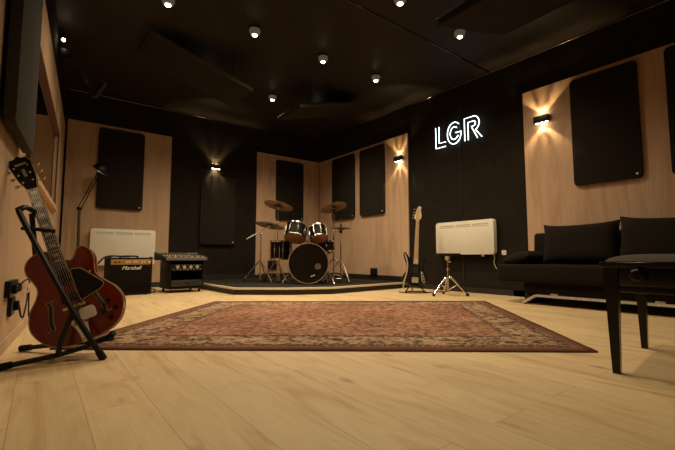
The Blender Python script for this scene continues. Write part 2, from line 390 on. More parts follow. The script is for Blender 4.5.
def ply(name, x0, x1, z0, z1, fr, label, m, t=0.018):
    o = MB().box(((x0 + x1) / 2, (z0 + z1) / 2, t / 2), (x1 - x0, z1 - z0, t), fr).build(name, m, smooth=0)
    return tag(o, label, 'wall panel', 'plywood sheets on the walls')
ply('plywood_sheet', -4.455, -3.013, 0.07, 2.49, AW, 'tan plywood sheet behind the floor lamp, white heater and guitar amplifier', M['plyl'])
ply('plywood_sheet', -1.456, -0.02, 0.17, 2.49, AW, 'plywood sheet left of the room corner, behind the drum kit', M['ply'])
ply('plywood_sheet', 0.02, 2.541, 0.17, 2.49, BW, 'wide plywood sheet right of the room corner carrying two black acoustic panels', M['ply'])
ply('plywood_sheet', 4.455, 7.9, 0.07, 2.50, BW, 'plywood sheet on the wall above and behind the dark sofa', M['ply'])
# left wall plywood: built around the window opening
def cbox(mb, x0, x1, z0, z1, y0, y1): return mb.box(((x0 + x1) / 2, (y0 + y1) / 2, (z0 + z1) / 2), (x1 - x0, y1 - y0, z1 - z0), CW)
mb = MB()
cbox(mb, 0.05, 1.33, 0.06, 2.38, -0.02, 0.0); cbox(mb, 3.75, 8.1, 0.06, 2.38, -0.02, 0.0)
cbox(mb, 1.33, 3.75, 0.06, 1.06, -0.02, 0.0); cbox(mb, 1.33, 3.75, 1.90, 2.38, -0.02, 0.0)
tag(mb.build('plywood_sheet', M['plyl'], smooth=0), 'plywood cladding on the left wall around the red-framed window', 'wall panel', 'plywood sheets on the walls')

# skirtings
struct(MB().box((-3.7, -0.011, 0.04), (1.40, 0.022, 0.08)).build('baseboard_back', M['skirt'], smooth=0))
struct(MB().box((-0.011, -3.5, 0.035), (0.022, 1.95, 0.07)).box((-0.011, -6.2, 0.035), (0.022, 3.9, 0.07)).build('baseboard_right', M['skirt'], smooth=0))
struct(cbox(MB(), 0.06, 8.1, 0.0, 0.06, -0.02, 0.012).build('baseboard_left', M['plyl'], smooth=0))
struct(MB().box((-1.37, -0.012, 0.130), (2.74, 0.024, 0.08)).build('trim_1', M['skirt'], smooth=0))
struct(MB().box((-0.012, -1.29, 0.130), (0.024, 2.53, 0.08)).build('trim_2', M['skirt'], smooth=0))
# ceiling edge profiles and joint profile
struct(MB().cyl((-4.45, -0.012, CEIL - 0.012), (0, -0.012, CEIL - 0.012), 0.010, n=12).build('trim_3', M['trimm']))
struct(MB().cyl((-0.012, 0, CEIL - 0.012), (-0.012, -8.2, CEIL - 0.012), 0.010, n=12).build('trim_4', M['trimm']))
struct(MB().cyl((-5.0, -4.02, CEIL - 0.002), (0, -4.02, CEIL - 0.002), 0.011, n=12).build('trim_5', M['trimm']))
# corner battens
struct(MB().box((-0.012, -0.012, 1.33), (0.026, 0.026, 2.32)).build('trim_6', M['black'], smooth=0))
struct(cbox(MB(), 0.004, 0.05, 0.0, 2.5, -0.02, 0.006).build('trim_7', M['black'], smooth=0))
struct(MB().box((-0.004, -3.53, 1.45), (0.008, 0.02, 2.75)).build('trim_8', M['black'], smooth=0))

# window with mahogany frame on the left wall
win = struct(cbox(MB(), 1.33, 3.75, 1.06, 1.90, -0.045, -0.035).build('window_1', M['roomdark'], smooth=0))
fm = MB()
cbox(fm, 1.28, 1.33, 1.03, 1.93, -0.03, 0.012); cbox(fm, 3.73, 3.80, 1.03, 1.94, -0.03, 0.022)
cbox(fm, 1.28, 3.80, 1.885, 1.93, -0.03, 0.012); cbox(fm, 1.28, 3.80, 1.03, 1.075, -0.03, 0.012)
fm.build('window_frame', M['redwood'], win, smooth=0)
cbox(MB(), 1.33, 3.73, 1.075, 1.885, -0.02, -0.014).build('window_pane', M['glass'], win, smooth=0)
cbox(MB(), 1.26, 3.82, 0.99, 1.03, -0.0, 0.04).build('window_sill', M['plyl'], win, smooth=0)

# ------------------------------------------------------------------ acoustic panels
def acoustic(fr, x, z, w, h, label, m, t=0.055, tagpos=True, grp='fabric acoustic panels on the walls'):
    base = fr @ T(x, z, 0)
    th = thing('acoustic_panel', label, 'acoustic panel', Matrix.Translation(base.translation), grp)
    loc = base.copy(); loc.translation = (0, 0, 0)
    MB().prism(rrect(w, h, 0.035), 0.0185, t, loc, bev=0.012).build('cloth_face', m, th)
    if tagpos:
        MB().lathe([(0, t + 0.002), (0.010, t + 0.002), (0.010, t - 0.002)], loc @ T(w / 2 - 0.042, -h / 2 + 0.045, 0), 16).build('round_badge', M['logo'], th)
    return th
acoustic(AW, -3.745, 1.82, 0.63, 1.225, 'black acoustic panel above the white heater, on tan plywood', M['fabric'])
acoustic(AW, -2.20, 1.31, 0.63, 1.22, 'black acoustic panel on the black wall under a lit wall lamp', M['fabric'])
acoustic(AW, -0.742, 1.80, 0.62, 1.19, 'black acoustic panel behind the drum kit, left of the room corner', M['fabric'])
acoustic(BW, 0.87, 1.82, 0.69, 1.23, 'black acoustic panel just right of the room corner, behind a crash cymbal', M['fabric'])
acoustic(BW, 1.70, 1.83, 0.635, 1.215, 'black acoustic panel next to the lit wall lamp on the corner plywood', M['fabric'])
acoustic(BW, 5.315, 1.85, 0.615, 1.19, 'large black acoustic panel hung above the sofa', M['fabric'])
acoustic(BW, 6.16, 1.85, 0.63, 1.22, 'black acoustic panel cut by the right edge of the photo', M['fabric'])
acoustic(CWV, 4.37, 1.70, 0.66, 1.29, 'charcoal acoustic panel on the left wall above the red guitar, seen edge-on', M['fabricg'], t=0.062, tagpos=False)

# ------------------------------------------------------------------ wall lamps (three up, three down LEDs)
def sconce(fr, x, z, label, e):
    base = fr @ T(x, z, 0)
    th = thing('wall_lamp', label, 'wall lamp', base, 'black up-and-down wall lamps')
    MB().box((0, 0, 0.056), (0.17, 0.082, 0.060), bev=0.004).build('housing', M['blackm'], th)
    MB().box((0, 0, 0.0135), (0.08, 0.036, 0.027)).build('mounting_plate', M['blackm'], th)
    for s in (1, -1):
        q0 = Vector((0, -s, 0)).to_track_quat('Z', 'Y').to_matrix().to_4x4()
        light('wall_lamp_wash', 'SPOT', T(0, s * 0.046, 0.058) @ q0, e, (1.0, 0.72, 0.38), th, spot_size=R(98), spot_blend=0.10, shadow_soft_size=0.004)
        light('wall_lamp_near_wash', 'SPOT', T(0, s * 0.020, 0.020) @ q0, e * 0.36, (1.0, 0.72, 0.38), th, spot_size=R(100), spot_blend=0.10, shadow_soft_size=0.004)
        for k in (-1, 0, 1):
            MB().ball((k * 0.055, s * 0.041, 0.055), 0.015, n=14, sc=(1, 0.45, 1)).build('led_lens', M['led'], th)
            d = Vector((k * 0.55, s, 0.0)).normalized()
            q = (-d).to_track_quat('Z', 'Y').to_matrix().to_4x4()
            light('wall_lamp_beam', 'SPOT', T(k * 0.03, s * 0.050, 0.055) @ q, e * 0.36, (1.0, 0.70, 0.34), th,
                  spot_size=R(36), spot_blend=0.8, shadow_soft_size=0.006)
sconce(AW, -2.268, 2.08, 'lit wall lamp on the black wall above a black acoustic panel', 26)
sconce(BW, 2.37, 2.095, 'lit wall lamp on the plywood near the bass guitar', 24)
sconce(BW, 4.69, 2.10, 'lit wall lamp on the plywood above the sofa end', 27)

# ------------------------------------------------------------------ ceiling downlights
def downlight(x, y, label, e, vis=True):
    th = thing('ceiling_spotlight', label, 'ceiling light', T(x, y, CEIL), 'round ceiling spotlights')
    MB().lathe([(0.062, 0), (0.066, -0.012), (0.058, -0.02), (0.05, -0.012)], n=28).build('rim', M['blackm'], th)
    MB().lathe([(0.058, -0.012), (0.060, -0.035), (0.054, -0.058), (0.042, -0.074), (0.022, -0.080)], n=28).build('lamp_dome', M['dome'], th)
    MB().ball((0, 0, -0.078), 0.027, n=16, sc=(1, 1, 0.6)).build('bulb', M['bulb'], th)
    light('downlight', 'SPOT', T(0, 0, -0.11), e, WARM, th, spot_size=R(140), spot_blend=0.9, shadow_soft_size=0.05)
E_ = 80
XS = (-3.835, -2.955, -2.03, -1.16)
for x, y, lab in (
        (-3.835, -3.02, 'lit ceiling spotlight at the upper left, nearest the tilted cloud over the guitar'),
        (-2.955, -3.05, 'lit ceiling spotlight between the left cloud and the middle of the ceiling'),
        (-2.03, -3.02, 'lit ceiling spotlight above the drum kit, in the middle of its row'),
        (-1.97, -1.59, 'lit ceiling spotlight farthest back, above the left crash cymbal'),
        (-1.16, -3.03, 'lit ceiling spotlight above the corner, right of the middle cloud'),
        (-2.09, -4.37, 'lit ceiling spotlight cut by the top edge of the photo'),
        (-1.16, -4.37, 'lit ceiling spotlight beside the right-hand hanging cloud')):
    downlight(x, y, lab, E_)
for x, y, lab, f_ in ((-3.72, -1.80, 'ceiling spotlight mostly hidden behind the tilted left cloud', 0.45), (-2.955, -1.60, 'ceiling spotlight tucked behind the low end of the left cloud', 0.75),
                  (-1.16, -1.60, 'ceiling spotlight hidden behind the middle cloud', 1.0)):
    downlight(x, y, lab, E_ * f_)
for x, y, f_, lab in ((-2.955, -4.37, 0.72, 'ceiling spotlight above the near edge of the rug, outside the photo'), (-2.955, -5.75, 1.0, 'ceiling spotlight above the floor before the rug, outside the photo')):
    downlight(x, y, lab, E_ * f_)

# small spot high on the left wall
d = thing('clamp_spotlight', 'small lit spotlight high up by the left wall', 'spotlight', T(-4.60, -1.84, 2.80))
MB().cyl((-0.002, 0.075, 0.04), (0.0, 0.010, 0.004), 0.026, 0.022, n=16).build('lamp_housing', M['blackm'], d)
MB().ball((0, 0, 0), 0.018, n=12).build('bulb', M['bulb'], d)
MB().tube([(-0.002, 0.05, 0.03), (-0.002, 0.05, 0.15)], 0.008).build('mounting_stem', M['blackm'], d)
light('clamp_spot_light', 'SPOT', Vector((-0.9, 0.1, 0.05)).to_track_quat('Z', 'Y').to_matrix().to_4x4(), 1.2, WARM, d, spot_size=R(50), spot_blend=0.6, shadow_soft_size=0.02)

# jointed wall arm with small camera-like head
a = thing('swing_arm_bracket', 'black jointed arm reaching from the top of the left wall with a dark head', 'bracket', T(-4.52, -1.75, 2.66))
MB().box((-0.052, 0, 0.02), (0.10, 0.05, 0.12), bev=0.006).build('wall_plate', M['blackm'], a)
MB().tube([(0, 0, 0), (0.075, 0, -0.115), (0.14, 0, -0.21)], 0.011, 8).build('lower_arm', M['drawer'], a)
MB().tube([(0.14, 0, -0.21), (0.22, 0, -0.32)], 0.014, 8).build('upper_arm', M['drawer'], a)
MB().ball((0.14, 0, -0.21), 0.020).build('joint', M['blackm'], a)
MB().cyl((0.225, 0, -0.38), (0.30, 0, -0.20), 0.035, 0.055, n=16).build('head', M['blackm'], a)
MB().lathe([(0, 0.012), (0.03, 0.008), (0.045, 0)], T(0.303, 0, -0.195) @ zto((0.075, 0, 0.18)), 16).build('head_cap', M['steel'], a)

# ------------------------------------------------------------------ hanging ceiling clouds
def cloud(P, w, d, ang, label):
    # P: low corner nearest the viewer; slab rises by ang degrees along +x / -x
    mtx = T(*P) @ Matrix.Rotation(R(ang), 4, 'Y')
    th = thing('ceiling_cloud', label, 'ceiling panel', mtx, 'tilted black clouds hung from the ceiling')
    MB().box((w / 2, d / 2, 0.03), (abs(w), d, 0.05), bev=0.008).build('cloth_slab', M['cloud'], th)
    MB().box((w / 2, -0.006, 0.031), (abs(w), 0.012, 0.042), bev=0.003).build('edge_strip', M['cloudrim'], th)
    inv = mtx.inverted()
    for fx in (0.2, 0.8):
        for fy in (0.12, 0.88):
            p = mtx @ Vector((w * fx, d * fy, 0.055))
            MB().cyl(inv @ p, inv @ Vector((p.x, p.y, CEIL)), 0.004, n=8).build('hanger_rod', M['blackm'], th)
cloud((-2.71, -2.47, 2.5), -1.23, 0.64, 15.5, 'tilted black ceiling cloud at left, low end towards the middle')
cloud((-1.967, -2.386, 2.5), 1.2, 0.62, -15.5, 'tilted black ceiling cloud hung above the drum kit')
cloud((-2.008, -4.74, 2.5), 1.08, -1.25, -15.5, 'large tilted black ceiling cloud at upper right, over the sofa')

# ------------------------------------------------------------------ neon sign
sg = thing('neon_sign', 'lit white neon sign reading LGR on the black wall', 'sign', BW @ T(3.14, 2.09, 0) )
def arc(cx, cy, rx, ry, a0, a1, n=22): return [(cx + rx * math.cos(R(a0 + (a1 - a0) * k / n)), cy + ry * math.sin(R(a0 + (a1 - a0) * k / n))) for k in range(n + 1)]
Hs = 0.315
letters = {
    'letter_l': (0.0, 0.285, [[(0, 1), (0, 0), (0.62, 0)], [(0.21, 1), (0.21, 0.21), (0.62, 0.21)]]),
    'letter_g': (0.208, 0.235, [arc(0.5, 0.5, 0.5, 0.5, 48, 355) + [(1.0, 0.50), (0.60, 0.50)], arc(0.5, 0.5, 0.29, 0.29, 48, 318) + [(0.76, 0.30), (0.76, 0.36)]]),
    'letter_r': (0.498, 0.27, [[(0, 0), (0, 1), (0.52, 1)] + arc(0.52, 0.68, 0.33, 0.32, 90, -70)[1:] + [(0.98, 0.0)],
                        [(0.21, 0), (0.21, 0.79), (0.52, 0.79)] + arc(0.52, 0.68, 0.12, 0.11, 90, -90, 10)[1:] + [(0.40, 0.57), (0.74, 0.0)]]),
}
for nm, (ox, sx, strokes) in letters.items():
    mb = MB()
    for st in strokes:
        mb.tube([(ox + p[0] * sx, p[1] * Hs, 0.05) for p in st], 0.0054, 10)
    mb.build(nm, M['neon'], sg)
mb = MB()
for x in (0.0, 0.10, 0.29, 0.42, 0.50, 0.60): mb.cyl((x, 0.19, 0.0), (x, 0.19, 0.045), 0.004, n=8)
mb.box((0.36, 0.19, 0.016), (0.76, 0.005, 0.006))
mb.build('support_frame', M['drawer'], sg)
MB().tube(smooth_open([(0.40, 0.0, 0.02), (0.39, -0.2, 0.012), (0.38, -0.6, 0.012), (0.385, -1.10, 0.012)]), 0.005, 6).build('power_cord', M['black'], sg)

# ------------------------------------------------------------------ heaters
def heater(fr, x0, x1, z0, z1, label, cord=None, off=0.0):
    w, h = x1 - x0, z1 - z0
    th = thing('wall_heater', label, 'heater', fr @ T((x0 + x1) / 2, z0, off), 'white panel heaters')
    MB().prism(rrect(w, h, 0.03, cy=h / 2), 0.035, 0.105, bev=0.012).build('body', M['white'], th)
    MB().box((0, h / 2, 0.018), (w * 0.7, h * 0.5, 0.034)).build('wall_bracket', M['drawer'], th)
    mb = MB()
    for k in range(3):
        mb.box(((k - 1) * w * 0.29, h - 0.055, 0.1055), (w * 0.26, 0.012, 0.002)).box(((k - 1) * w * 0.29, h - 0.078, 0.1055), (w * 0.26, 0.008, 0.002))
    mb.build('outlet_grille', M['whiteg'], th, smooth=0)
    MB().box((w * 0.30, -0.012, 0.07), (0.03, 0.03, 0.02), bev=0.004).build('thermostat_knob', M['plastic_w'], th)
    if cord: MB().tube(smooth_open(cord), 0.004, 6).build('power_cord', M['plastic_w'], th)
heater(AW, -4.115, -3.235, 0.36, 0.90, 'white panel heater on the plywood behind the guitar amplifier', off=0.019)
heater(BW, 3.15, 4.06, 0.515, 0.97, 'white panel heater on the black wall behind the chrome tripod stand',
       [(0.42, 0.0, 0.06), (0.425, -0.05, 0.05), (0.40, -0.10, 0.03), (0.415, -0.16, 0.02), (0.43, -0.19, 0.015)])
so = thing('wall_socket', 'small white wall socket beside the sofa armrest', 'socket', BW @ T(4.135, 0.535, 0))
MB().prism(rrect(0.06, 0.06, 0.008), 0, 0.010, bev=0.002).build('cover_plate', M['plastic_w'], so)
MB().lathe([(0.0, 0.006), (0.019, 0.006), (0.021, 0.012), (0.023, 0.010)], n=18).build('socket_well', M['whiteg'], so)
def jbox(fr, x, z, s, label):
    b = thing('stage_socket', label, 'socket', fr @ T(x, z, 0.018), 'black stage sockets on the plywood')
    MB().box((0, 0, 0.02), (s, s * 0.85, 0.04), bev=0.005).build('box', M['blackm'], b)
    for k in (-1, 1): MB().cyl((k * s * 0.22, 0, 0.038), (k * s * 0.22, 0, 0.044), s * 0.13, n=14).build('socket', M['rubber'], b)
jbox(BW, 1.735, 0.225, 0.15, 'black stage socket low on the plywood right of the drum kit')
jbox(AW, -1.11, 0.335, 0.19, 'black stage socket on the plywood behind the floor tom')

# ------------------------------------------------------------------ left wall power strips
def cpt(x, z, y): return CW @ Vector((x, y, z))
s1 = thing('power_socket', 'black power socket with plugs on the left wall behind the guitar', 'socket', CW @ T(4.11, 0, 0.315), 'black sockets low on the left wall')
MB().box((0, 0.013, 0), (0.26, 0.026, 0.085), bev=0.005).build('box', M['blackm'], s1)
for k in range(3): MB().box((0.08 - k * 0.08, 0.036, 0), (0.045, 0.022, 0.045), bev=0.005).build('plug', M['rubber'], s1)
s2 = thing('power_socket', 'smaller black power socket below the socket with plugs', 'socket', CW @ T(4.05, 0, 0.215), 'black sockets low on the left wall')
MB().box((0, 0.010, 0), (0.13, 0.020, 0.10), bev=0.005).build('box', M['blackm'], s2)
MB().box((-0.02, 0.03, 0), (0.05, 0.022, 0.05), bev=0.005).build('plug', M['rubber'], s2)
def cable(name, pts, label, r=0.004, m='rubber'):
    return tag(MB().tube(smooth_open(pts), r, 6).build(name, M[m]), label, 'cable')
cable('power_cable', [cpt(4.10, 0.33, 0.045), cpt(3.95, 0.345, 0.05), cpt(3.80, 0.345, 0.05), cpt(3.62, 0.33, 0.04), cpt(3.50, 0.27, 0.03), cpt(3.42, 0.16, 0.025), cpt(3.40, 0.07, 0.03), cpt(3.3, 0.012, 0.05)], 'black power cable running from the wall socket behind the guitar body', 0.005)
cable('power_cable', [cpt(4.04, 0.30, 0.045), cpt(3.90, 0.275, 0.05), cpt(3.74, 0.27, 0.05), cpt(3.62, 0.30, 0.04), cpt(3.40, 0.33, 0.03)], 'grey looping cable hanging between the two left wall sockets', 0.005, 'greyled')
cable('power_cable', [cpt(4.03, 0.215, 0.04), cpt(3.97, 0.15, 0.045), cpt(3.86, 0.135, 0.045), cpt(3.70, 0.20, 0.04), cpt(3.60, 0.26, 0.032), cpt(3.5, 0.31, 0.03)], 'black cable drooping in a loop under the lower left wall socket', 0.005)

# ------------------------------------------------------------------ drum riser
rs_out = [(-2.75, -0.03), (-2.71, -2.02), (-2.18, -2.46), (-1.64, -2.70), (-0.03, -2.56), (-0.03, -0.03)]
rs = thing('drum_riser', 'low dark carpeted drum riser in the corner under the drum kit', 'stage')
def inset(poly, k):
    c = Vector((-1.2, -1.1)); out = []
    for p in poly:
        v = Vector(p) - c; out.append(tuple(c + v * k))
    return out
MB().prism([(x, y) for x, y in inset(rs_out, 0.985)][::-1], 0.0, 0.076).build('fascia', M['black'], rs, smooth=0)
MB().prism(inset(rs_out, 0.975)[::-1], 0.076, 0.090).build('carpet_top', M['stage'], rs, smooth=0)
mb = MB()
for k in range(4):
    a_, b_ = Vector(rs_out[k]), Vector(rs_out[k + 1]); dd = (b_ - a_)
    ang = math.atan2(dd.y, dd.x)
    mm = Matrix.Translation(((a_.x + b_.x) / 2, (a_.y + b_.y) / 2, 0.079)) @ Matrix.Rotation(ang, 4, 'Z')
    mb.box((0, 0.018, 0), (dd.length + 0.01, 0.036, 0.026), mm, bev=0.004)
mb.build('nosing_strip', M['stagetrim'], rs)
RZ0 = 0.09

# ------------------------------------------------------------------ drum kit
KX = Vector((0.796, -0.605, 0)); KF = Vector((-0.605, -0.796, 0))     # to the viewer's right, towards the viewer
def kit(x, y, z=RZ0): return basis(KX, -KF, (0, 0, 1), (x, y, z))         # local x right, -y towards viewer
def tripod(th, r=0.26, h=0.30, m='chrome', rot=20, foot=True):
    for k in range(3):
        a_ = R(rot + 120 * k)
        e = Vector((r * math.cos(a_), r * math.sin(a_), 0.012))
        mid = Vector((0.40 * r * math.cos(a_), 0.40 * r * math.sin(a_), h * 0.68))
        leg = MB().tube(smooth_open([(0.012 * math.cos(a_), 0.012 * math.sin(a_), h), mid, e], 1), 0.009, 8).build('leg', M[m], th)
        MB().cyl((0.35 * r * math.cos(a_), 0.35 * r * math.sin(a_), 0.12), (0, 0, 0.10), 0.005, n=6).build('brace', M[m], leg)
        if foot: MB().cyl(e - Vector((0, 0, 0.012)), e + Vector((-0.15 * e.x, -0.15 * e.y, 0.03)), 0.016, 0.013, n=10).build('rubber_foot', M['rubber'], leg)

def cymbal_mesh(r, c, tilt_axis, ang, name, th, h=0.028):
    mtx = T(*c) @ Matrix.Rotation(R(ang), 4, Vector(tilt_axis))
    prof = [(r, 0), (r * 0.9, 0.003), (r * 0.6, 0.010), (r * 0.22, 0.017), (r * 0.17, 0.024), (r * 0.1, h + 0.006), (0.0, h + 0.010)]
    low = [(r_, z - 0.002) for r_, z in prof][::-1]
    o = MB().lathe(low + prof[:], mtx, 40).build(name, M['cymbal'], th)
    MB().cyl(mtx @ Vector((0, 0, h)), mtx @ Vector((0, 0, h + 0.030)), 0.012, n=10).build('felt_and_nut', M['blackm'], th)
    return o

# bass drum
bd = thing('bass_drum', 'large bass drum with a black front head facing the room', 'drum', kit(-1.63, -2.098))
rb = 0.290; zc = rb + 0.012
ax = basis((1, 0, 0), (0, 0, 1), (0, -1, 0), (0, 0, zc))                # lathe z = towards viewer
MB().lathe([(rb - 0.012, -0.40), (rb - 0.012, -0.02), (rb - 0.022, -0.02), (rb - 0.022, -0.40)], ax, 56).build('shell', M['drum'], bd)
for z0 in (-0.022, -0.415):
    MB().lathe([(rb - 0.006, z0), (rb + 0.003, z0), (rb + 0.003, z0 + 0.026), (rb - 0.007, z0 + 0.026), (rb - 0.007, z0)], ax, 56).build('hoop', M['hoop'], bd)
hd = MB().lathe([(0.0, -0.008), (rb - 0.011, -0.006), (rb - 0.011, -0.012), (0, -0.012)], ax, 56).build('front_head', M['headb'], bd)
MB().lathe([(0.0, -0.405), (rb - 0.011, -0.405), (rb - 0.011, -0.408), (0, -0.408)], ax, 56).build('back_head', M['headw'], bd)
pc = ax @ T(0.135, -0.045, 0)
MB().lathe([(0.0, -0.0045), (0.044, -0.0045), (0.044, -0.006)], pc, 28).build('port_hole', M['roomdark'], hd)
MB().lathe([(0.044, -0.006), (0.044, -0.002), (0.052, -0.002), (0.052, -0.006)], pc, 28).build('port_ring', M['blackm'], hd)
mb = MB()
lg = ax @ T(0.065, -0.178, -0.004) @ RZ(18)
for k, (dx, w_) in enumerate(((-0.027, 0.013), (-0.010, 0.016), (0.009, 0.013), (0.025, 0.012))):
    mb.box((dx, 0, 0), (w_, 0.009 + 0.004 * (k % 2), 0.002), lg)
mb.build('head_script', M['logo'], hd, smooth=0)
for k in range(8):
    a_ = R(22.5 + 45 * k); c_, s_ = math.cos(a_), math.sin(a_)
    p = lambda rr, z: ax @ Vector((rr * c_, rr * s_, z))
    lugm = MB().cyl(p(rb + 0.002, -0.20), p(rb + 0.002, -0.14), 0.012, n=10).build('lug', M['chrome'], bd)
    MB().cyl(p(rb + 0.008, -0.14), p(rb + 0.008, 0.012), 0.004, n=8).build('tension_rod', M['chrome'], lugm)
    MB().cyl(p(rb + 0.004, -0.012), p(rb + 0.004, 0.010), 0.013, 0.010, n=10).build('claw', M['chrome'], lugm)
for s in (-1, 1):
    MB().tube([(s * 0.22, 0.16, zc - 0.12), (s * 0.33, 0.06, zc - 0.20), (s * 0.37, -0.02, 0.012)], [0.010, 0.010, 0.007], 8).build('spur', M['chrome'], bd)
MB().tube([(0, 0.2, zc + rb - 0.02), (0, 0.2, zc + rb + 0.14)], 0.013, 10).build('tom_mount', M['chrome'], bd)

def drum(name, th_m, r, h, label, tilt=(0, 0), bottom='headtan', lugs=6, legs=False, sparkle=False):
    th = thing(name, label, 'drum', th_m)
    mtx = Matrix.Rotation(R(tilt[0]), 4, 'X') @ Matrix.Rotation(R(tilt[1]), 4, 'Y')
    MB().lathe([(r - 0.006, -h / 2), (r - 0.003, -h / 2), (r - 0.003, h / 2), (r - 0.006, h / 2)], mtx, 40).build('shell', M['drum'], th)
    MB().lathe([(0, -h / 2 - 0.004), (r - 0.004, -h / 2 - 0.003), (r - 0.004, -h / 2), (0, -h / 2)], mtx, 40).build('bottom_head', M[bottom], th)
    MB().lathe([(0, h / 2), (r - 0.004, h / 2), (r - 0.004, h / 2 + 0.003), (0, h / 2 + 0.004)], mtx, 40).build('top_head', M['headw'], th)
    for z in (-h / 2, h / 2):
        MB().lathe([(r - 0.002, z - 0.012), (r + 0.008, z - 0.012), (r + 0.008, z + 0.010), (r, z + 0.014), (r - 0.002, z - 0.012)], mtx, 40).build('rim', M['chrome'], th)
    for k in range(lugs):
        a_ = 2 * PI * k / lugs + 0.3; c_, s_ = math.cos(a_), math.sin(a_)
        L_ = MB().cyl(mtx @ Vector((r * c_, r * s_, -0.026)), mtx @ Vector((r * c_, r * s_, 0.026)), 0.013, n=10)
        L_.ball((r * c_ + 0.008 * c_, r * s_ + 0.008 * s_, 0), 0.0145, mtx, 10)
        lo = L_.build('lug', M['chrome'], th)
        MB().cyl(mtx @ Vector(((r + 0.006) * c_, (r + 0.006) * s_, -h / 2)), mtx @ Vector(((r + 0.006) * c_, (r + 0.006) * s_, h / 2)), 0.0035, n=6).build('tension_rod', M['chrome'], lo)
    if legs:
        zl = -legs
        for k in range(3):
            a_ = R(30 + 120 * k); c_, s_ = math.cos(a_), math.sin(a_)
            lo = MB().tube([((r + 0.012) * c_, (r + 0.012) * s_, 0.05), ((r + 0.012) * c_, (r + 0.012) * s_, zl + 0.12), ((r + 0.035) * c_, (r + 0.035) * s_, zl + 0.012)], 0.006, 8).build('leg', M['chrome'], th)
            MB().cyl(((r + 0.035) * c_, (r + 0.035) * s_, zl), ((r + 0.035) * c_, (r + 0.035) * s_, zl + 0.03), 0.011, n=10).build('rubber_foot', M['rubber'], lo)
    return th, mtx
t1, mm = drum('rack_tom', kit(-1.655, -1.79, 0.850), 0.155, 0.20, 'larger black rack tom over the left of the bass drum', tilt=(-27, 6), lugs=8)
MB().tube([(0.05, 0.06, -0.02), (0.13, 0.06, -0.05), (0.155, -0.02, -0.16)], 0.012, 8).build('tom_arm', M['chrome'], t1)
t2, mm = drum('rack_tom', kit(-1.39, -1.995, 0.832), 0.130, 0.18, 'smaller black rack tom over the right of the bass drum', tilt=(-27, -9), lugs=8)
MB().tube([(-0.05, 0.06, -0.02), (-0.12, 0.06, -0.05), (-0.17, 0.15, -0.14)], 0.012, 8).build('tom_arm', M['chrome'], t2)
drum('floor_tom', kit(-1.70, -1.43, 0.585), 0.165, 0.27, 'black floor tom on legs left of the bass drum', bottom='headw', lugs=8, legs=0.585 - RZ0)
sn, mm = drum('snare_drum', kit(-1.14, -1.77, 0.635), 0.178, 0.15, 'dark snare drum half hidden right of the bass drum', tilt=(-4, -4), bottom='headw', lugs=8)
MB().cyl((0, 0, -0.075), (0, 0, 0.28 - 0.635 + RZ0), 0.010, n=10).build('stand_post', M['chrome'], sn)
mb = MB()
for k in range(3):
    a_ = R(50 + 120 * k); mb.tube([(0, 0, -0.36), (0.10 * math.cos(a_), 0.10 * math.sin(a_), -0.42), (0.2 * math.cos(a_), 0.2 * math.sin(a_), -0.635 + RZ0 + 0.008)], 0.008, 8)
    mb.tube([(0, 0, -0.14), (0.16 * math.cos(a_), 0.16 * math.sin(a_), -0.09)], 0.007, 8)
mb.build('stand_legs', M['chrome'], sn)

# ride cymbal on a boom stand
cs = thing('cymbal_stand', 'boom cymbal stand with the low ride cymbal left of the floor tom', 'cymbal stand', kit(-1.915, -1.155), 'cymbal stands of the drum kit')
MB().cyl((0, 0, 0.03), (0, 0, 0.50), 0.0125, n=12).build('lower_tube', M['chrome'], cs)
MB().cyl((0, 0, 0.48), (0, 0, 0.755), 0.0095, n=12).build('upper_tube', M['chrome'], cs)
MB().ball((0, 0, 0.755), 0.022).cyl((0, -0.03, 0.49), (0, 0.03, 0.49), 0.014, n=10).build('tilter', M['chrome'], cs)
MB().cyl((-0.225, 0, 0.672), (0.15, 0, 0.90 - 0.015), 0.0085, n=10).build('boom_arm', M['plastic_w'], cs)
mtxc = Matrix.Rotation(R(9), 4, 'Y') @ Matrix.Rotation(R(-10), 4, 'X')
cymbal_mesh(0.225, (0.145, 0, 0.885), mtxc.to_quaternion().axis, math.degrees(mtxc.to_quaternion().angle), 'ride_cymbal', cs)
tripod(cs, 0.27, 0.33, rot=200)
# left crash
cs = thing('cymbal_stand', 'tall cymbal stand with a crash cymbal behind the left rack tom', 'cymbal stand', kit(-1.654, -1.225), 'cymbal stands of the drum kit')
MB().cyl((0, 0, 0.03), (0, 0, 0.66), 0.0125, n=12).build('lower_tube', M['chrome'], cs)
MB().cyl((0, 0, 0.64), (0, 0, 1.19), 0.0095, n=12).build('upper_tube', M['chrome'], cs)
MB().ball((0, 0, 1.185), 0.018).cyl((0, -0.03, 0.65), (0, 0.03, 0.65), 0.014, n=10).cyl((-0.03, 0, 0.95), (0.03, 0, 0.95), 0.012, n=10).build('tilter', M['chrome'], cs)
mtxc = Matrix.Rotation(R(11), 4, 'Y') @ Matrix.Rotation(R(-13), 4, 'X')
cymbal_mesh(0.235, (0.01, 0, 1.215), mtxc.to_quaternion().axis, math.degrees(mtxc.to_quaternion().angle), 'crash_cymbal', cs)
tripod(cs, 0.24, 0.33, rot=75)
